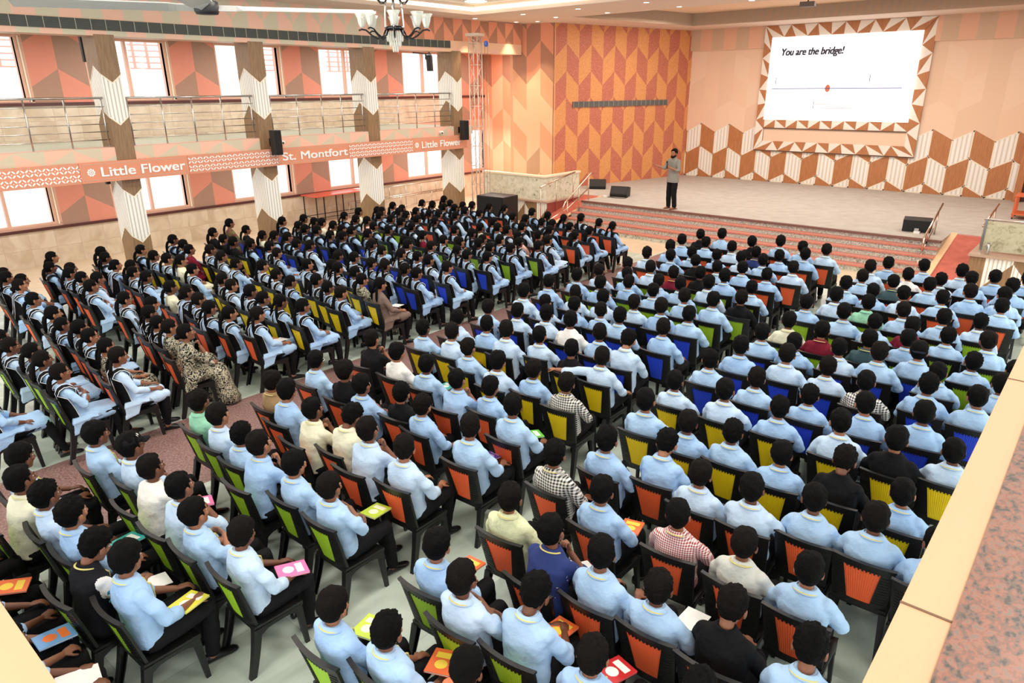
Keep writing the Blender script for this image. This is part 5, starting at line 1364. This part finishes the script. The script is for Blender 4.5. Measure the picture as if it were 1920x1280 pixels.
for i, q in enumerate(seats):
    t_ = q['t']; female = t_[0] == 'g'; code = t_[1:]
    q['rz'] = R(rnd.uniform(-5, 5) + (-4 if female else 3)); q['sc'] = rnd.uniform(.965, 1.03) * (.97 if female else 1.0)
    q['skin'] = rnd.choice(skins); q['sh'] = rnd.choice((blue_a, blue_b, blue_c)) if not code or code == 'c' else None
    if q['sh'] is None:
        cc = code
        if female: cc = {'t': 'T', 'p': 'P', 'w': 'y', 's': 's' if q['x'] > -10.6 else 'q'}.get(code, code)
        if code == 'y' and not female and q['x'] < -2.5 and q['y'] < 4 and q['x'] > -4: cc = 'Y'
        q['sh'] = CM.get(cc, blue_a)
    if i < NEAR:
        pr_ = PROTO[('g' if female else 'b') + (q['p'] if ('g' if female else 'b') + q['p'] in PROTO else 'a')]
        root = pr_['root'].copy(); root.name = 'person'; C.objects.link(root)
        root.location = (q['x'], q['y'], 0); root.rotation_euler = (0, 0, q['rz']); root.scale = (q['sc'],) * 3
        use(root, q['skin'])
        d = (DESC_G if female else DESC_B)[code]
        tag(root, '%s, %s from the aisle, %s' % (d, q['ord'], q['where']), 'person', 'seated girls' if female else 'seated boys')
        for n_, o in pr_['parts']:
            if n_ == 'dupatta' and code: continue
            if n_ == 'lanyard' and code in ('k', 'w', 'e'): continue
            c_ = o.copy(); c_.name = n_; C.objects.link(c_); c_.parent = root; c_.matrix_parent_inverse = Matrix.Identity(4)
            if n_ == 'collar' and code in ('w', 'g', '2', 'n', 'o', 'k'):
                bpy.data.objects.remove(c_); continue
            if n_ in ('shirt', 'kurta', 'collar'): use(c_, q['sh'])
            if n_ == 'hair' and rnd.random() < .3: use(c_, hairb)
            if n_ in ('leggings',) and code == 's': use(c_, q['sh'])
        if female and code == 's':
            o = bpy.data.objects.new('long_skirt', skirt_me); C.objects.link(o); o.parent = root; use(o, q['sh'])
        if code == 'c':
            m = MB(); m.v = list(cap.v); m.f = list(cap.f); m.mi = list(cap.mi)
            back_ = q['x'] > -3
            m.xf(pr_['hm'] @ (Matrix.Rotation(R(180), 4, 'Z') if back_ else Matrix.Identity(4)))
            o = m.build('cap', navycap if back_ else blackc, root, True)
        if code == '2':
            so = [c for c in root.children if c.name.startswith('shirt')][0]
            me = so.data.copy(); so.data = me; me.materials.append(CM['w']); so.material_slots[0].link = 'OBJECT'; so.material_slots[0].material = q['sh']
            for p in me.polygons:
                if p.center.x > .175 and .70 < p.center.z < 1.0: p.material_index = 1
            o = text('jacket_number', '2', .13, (.262, -.10, .80), (R(90), 0, R(80)), mat('teal_number', (40, 120, 140), .7), root, heavy=.012)
        if code == 'c' and not back_:
            m = MB(); m.tube([(.052, .045, .105), (.058, .028, .118), (.064, .040, .098), (.068, .018, .108), (.070, .030, .088)], .0028, 6, up=(1, 0, 1)); m.xf(pr_['hm']); m.build('cap_logo', white, root, True)
        if any(math.hypot(q['x'] - gx, q['y'] - gy) < .17 for gx, gy, _ in GLASSES):
            wh = [w_ for gx, gy, w_ in GLASSES if math.hypot(q['x'] - gx, q['y'] - gy) < .17][0]
            m = MB()
            for s2 in (-1, 1):
                m.tube([(s2 * .031 + .023 * math.cos(2 * math.pi * j / 16), .092, .004 + .017 * math.sin(2 * math.pi * j / 16)) for j in range(17)], .0022, 6)
                m.tube([(s2 * .054, .090, .008), (s2 * .074, .06, .008), (s2 * .087, 0, .006)], .0024 if not wh else .004, 6)
            m.tube([(-.009, .094, .006), (.009, .094, .006)], .002, 6)
            m.xf(pr_['hm']); m.build('eyeglasses', MATS['white_plastic'] if wh else black, root, True)
        # chair
        ch_ = thing('plastic_chair', '%s-backed black plastic chair, %s from the aisle, %s' % (CN[q['c']], q['ord'], q['where'].replace('%s-chair ' % CN[q['c']], '')), 'chair', (q['x'], q['y'] - .03, 0), q['rz'] * .6, 'rows of black plastic chairs')
        for n_, me, mt in chair_parts(q['c']):
            o = bpy.data.objects.new(n_, me); C.objects.link(o); o.parent = ch_
            if mt: use(o, mt)
# the smallest, farthest ones: one crowd and one mass of chairs
crowd = MB(); cmats = []; chm = MB(); chmats = [chb] + [PC[k] for k in 'ogyb']
def midx(m):
    if m not in cmats: cmats.append(m)
    return cmats.index(m)
def merge(mb, me, mt, mi):
    n = len(mb.v)
    if isinstance(me, MB): V, F = [Vector(v) for v in me.v], me.f
    else: V, F = [v.co for v in me.vertices], [tuple(p.vertices) for p in me.polygons]
    mb.v += [tuple(mt @ v) for v in V]; mb.f += [tuple(i + n for i in f) for f in F]; mb.mi += [mi] * len(F)
for q in seats[NEAR:]:
    female = q['t'][0] == 'g'
    pr_ = PROTO[('g' if female else 'b') + (q['p'] if ('g' if female else 'b') + q['p'] in PROTO else 'a')]
    mt = Matrix.Translation((q['x'], q['y'], 0)) @ Matrix.Rotation(q['rz'], 4, 'Z') @ Matrix.Scale(q['sc'], 4)
    for n_, me in pr_['low']:
        merge(crowd, me, mt, midx({'skin': q['skin'], 'hair': hairm, 'shirt': q['sh'], 'dark': blackd}[n_]))
    if female and len(q['t']) == 1:
        o = dict(pr_['parts']).get('dupatta')
        if o: merge(crowd, o.data, mt, midx(blackc))
    mt = Matrix.Translation((q['x'], q['y'] - .03, 0)) @ Matrix.Rotation(q['rz'] * .6, 4, 'Z')
    for n_, me, m_ in chair_parts(q['c']): merge(chm, me, mt, 0 if m_ is None else 1 + 'ogyb'.index(q['c']))
o = crowd.build('crowd', cmats, None, True, 'stuff'); tag(o, 'farthest rows of seated students in pale blue and black below the stage steps', 'crowd')
o = chm.build('chair_rows', chmats, None, False, 'stuff'); tag(o, 'farthest rows of black plastic chairs below the stage steps', 'chairs')

# ------------------------------------------------------------------ books and papers on laps
BK = {'lime': (190, 214, 60), 'teal': (60, 176, 168), 'white': (240, 240, 238), 'yellow': (232, 226, 70), 'pink': (244, 120, 180), 'orange': (236, 112, 60), 'red': (196, 40, 44), 'purple': (92, 60, 150), 'green': (104, 196, 60), 'cream': (238, 220, 160), 'comic': (110, 160, 214)}
books = {'lime': [(-6.85, 1.56), (-3.44, 2.34), (-4.55, 3.34)], 'teal': [(-5.94, 1.62), (-6.25, 5.92)], 'white': [(-5.05, 1.59), (-2.63, 3.91), (-9.41, 5.33), (-9.41, 7.85), (-1.62, 3.94), (-4.52, 0.78)], 'yellow': [(-4.66, 1.53)], 'pink': [(-4.37, 2.33), (-5.9, 2.44)], 'orange': [(-3.37, 3.32), (-2.36, 3.23), (-2.58, 4.62), (-5.92, 0.83), (-2.78, 2.28)], 'red': [(-1.85, 3.17)], 'purple': [(-4.44, 4.88)], 'green': [(-4.4, 5.51)], 'cream': [(-5.96, 4.09)], 'comic': [(-5.06, 0.86)]}
nearest = lambda x, y: min(seats, key=lambda q: math.hypot(q['x'] - x, q['y'] + .28 - y))
for cn, pl in books.items():
    for (x, y) in pl:
        q = nearest(x, y)
        x = q['x'] + max(-.10, min(.10, x - q['x'])); y = q['y'] + max(.20, min(.30, y - q['y']))
        thin = cn in ('white', 'cream')
        who = (DESC_G if q['t'][0] == 'g' else DESC_B)[q['t'][1:]].split(' in ')[0]
        t = thing('paper_sheets' if thin else 'book', '%s %s on lap, %s from aisle, %s' % (cn if cn != 'comic' else 'comic-covered', 'papers' if thin else 'book', q['ord'], q['where'].replace('-chair', '')), 'paper' if thin else 'book', (x, y, .652), R(rnd.uniform(-30, 30)))
        t.rotation_euler[0] = R(-6)
        h_ = .004 if thin else .014
        cov = mat('cover_' + cn, BK[cn], .4)
        if thin:
            MB().box(-.09, .09, -.125, .125, 0, h_).build('sheets', cov, t)
        else:
            MB().box(-.085, .085, -.118, .118, .002, h_ - .002).build('pages', MATS['paper'], t)
            m = MB(); m.box(-.09, .09, -.12, .12, 0, .002).box(-.09, .09, -.12, .12, h_ - .002, h_).box(-.09, -.087, -.12, .12, 0, h_); m.build('cover', cov, t)
            alt = {'comic': (236, 120, 60), 'orange': (250, 214, 80), 'purple': (190, 160, 230), 'lime': (240, 240, 210)}.get(cn, (248, 246, 240))
            m = MB(); m.box(-.06, .06, .03, .085, h_, h_ + .0006).ell((.0, -.03, h_), (.045, .045, .0008), nu=14, nv=4); m.build('cover_picture', mat('cover_art_' + cn, alt, .4), t)

# ------------------------------------------------------------------ the presenter on the stage
def presenter():
    b = MB(); H0 = HS
    hipz = .93
    hm = Matrix.Translation((0, 0, 1.50)) @ Matrix.Rotation(R(10), 4, 'Z') @ Matrix.Rotation(R(-3), 4, 'X') @ Matrix.Translation((0, .02, .135)) @ Matrix.Scale(1.06, 4)
    s = Vector((0, .02, 1)).normalized()
    head_parts(b); b.xf(hm)
    b.limb([hm @ Vector((0, -.02, -.05)), (0, -.005, 1.50), (0, -.01, 1.44)], [.052, .056, .07], k=16)
    b.rings([ringE((0, 0, z), rx, ry, s) for z, rx, ry in ((.88, .14, .10), (.98, .155, .11), (1.12, .14, .10), (1.28, .155, .105), (1.40, .18, .095), (1.46, .12, .075), (1.50, .06, .06))])
    armM = [(-.19, 0, 1.41), (-.27, .05, 1.15), (-.07, .22, 1.24)]       # own left hand holds the microphone up
    armE = [(.19, 0, 1.41), (.29, .08, 1.18), (.49, .26, 1.27)]          # own right arm reaches out, palm up
    armL, armR = armM, armE
    for sd, A_, hd, pn, cu in ((-1, armM, (.75, .15, .35), (.3, -1, .2), 1.25), (1, armE, (.8, .35, .40), (-.1, -.3, 1), .12)):
        P0, P1, P2 = map(Vector, A_)
        b.limb([P0, P0.lerp(P1, .5), P1, P1.lerp(P2, .4), P2], [.054, .046, .038, .038, .027], k=12)
        hand(b, P2, hd, pn, sd, cu, 1.05)
    legs = [((-.09, 0, .90), (-.11, .03, .50), (-.12, -.01, .09)), ((.09, 0, .90), (.11, .02, .50), (.12, .0, .09))]
    for P0, P1, P2 in legs:
        b.limb([P0, Vector(P0).lerp(Vector(P1), .5), P1, Vector(P1).lerp(Vector(P2), .35), P2], [.085, .075, .055, .052, .038], k=12)
        b.limb([Vector(P2) + Vector((0, -.03, -.045)), Vector(P2) + Vector((0, .14, -.062))], [.036, .026], k=10)
    body = solid(b, .0066, .4, 3); body.materials.append(skins[2])
    root = bpy.data.objects.new('person', body); C.objects.link(root)
    t_ = MB()
    t_.rings([ringE((0, -.005, z), rx, ry, s) for z, rx, ry in ((.80, .205, .155), (.9, .198, .145), (1.05, .170, .122), (1.2, .168, .12), (1.32, .182, .122), (1.40, .20, .112), (1.455, .155, .09), (1.49, .085, .072))])
    for A_ in (armL, armR):
        P0, P1, P2 = map(Vector, A_); t_.limb([P0, P0.lerp(P1, .5), P1, P1.lerp(P2, .22)], [.068, .062, .056, .052], k=14)
    t_.tube([Vector((.062 * math.cos(2 * math.pi * j / 16), .062 * math.sin(2 * math.pi * j / 16), 1.515)) for j in range(17)], .016, 8)
    me = solid(t_, .010, .6, 3, .007, 3.3, 7); me.materials.append(cloth('grey_kurta', (140, 136, 128)))
    o = bpy.data.objects.new('shirt', me); C.objects.link(o); o.parent = root
    l_ = MB(); l_.ell((0, 0, .90), (.17, .12, .11))
    for P0, P1, P2 in legs:
        P2 = Vector(P2); l_.limb([P0, Vector(P0).lerp(Vector(P1), .5), P1, Vector(P1).lerp(P2, .5), P2 + Vector((0, 0, .0))], [.102, .094, .080, .074, .070], k=14)
    me = solid(l_, .011, .5, 3, .007, 8.3, 8); me.materials.append(blackd)
    o = bpy.data.objects.new('trousers', me); C.objects.link(o); o.parent = root
    h = MB(); hair_short(h, 5.0, True)
    # full beard round the jaw
    for j in range(13):
        a = math.pi * (j / 12); x, y = .060 * math.cos(a), .012 + .072 * math.sin(a) ** .8
        h.ell((x, y, -.062 - .030 * math.sin(a)), (.016, .014, .024 + .006 * math.sin(a)), nu=8, nv=6)
    h.tube([(-.022, .088, -.047), (0, .094, -.044), (.022, .088, -.047)], [.004, .006, .004], 6)
    h.xf(hm); eye, brow = face_extras(hm); n = len(h.v)
    for f in brow.f: h.f.append(tuple(i + n for i in f)); h.mi.append(0)
    h.v += brow.v
    h.build('hair', hairb, root, True); eye.build('eyes', [eyew, eyeb], root, True)
    for P0, P1, P2 in legs:
        m = MB(); x, y, _ = P2
        m.box(x - .045, x + .045, y - .10, y + .17, 0, .018); m.tube([(x - .042, y + .07, .02), (x, y + .07, .075), (x + .042, y + .07, .02)], .012, 8)
        m.build('sandal', mat('brown_leather', (110, 60, 40), .5), root)
    root.location = (-10.44, 19.72, HS); root.rotation_euler = (0, 0, R(163)); root.scale = (1.02, 1.02, 1.02)
    tag(root, 'bearded man in grey kurta and black trousers speaking on the stage edge, one hand out', 'person')
    mic = thing('microphone', 'black handheld microphone held to the mouth of the man on the stage', 'microphone')
    mic.matrix_world = root.matrix_basis @ Matrix.Translation((.025, .245, 1.20))
    MB().tube([(0, 0, 0), (0, .01, .17)], [.013, .017], 12).build('handle', black, mic, True)
    MB().ell((0, .013, .20), (.026, .026, .032)).build('grille_head', mat('dark_mesh', (30, 30, 32), .5, .5), mic, True)
presenter()
bpy.context.view_layer.update()
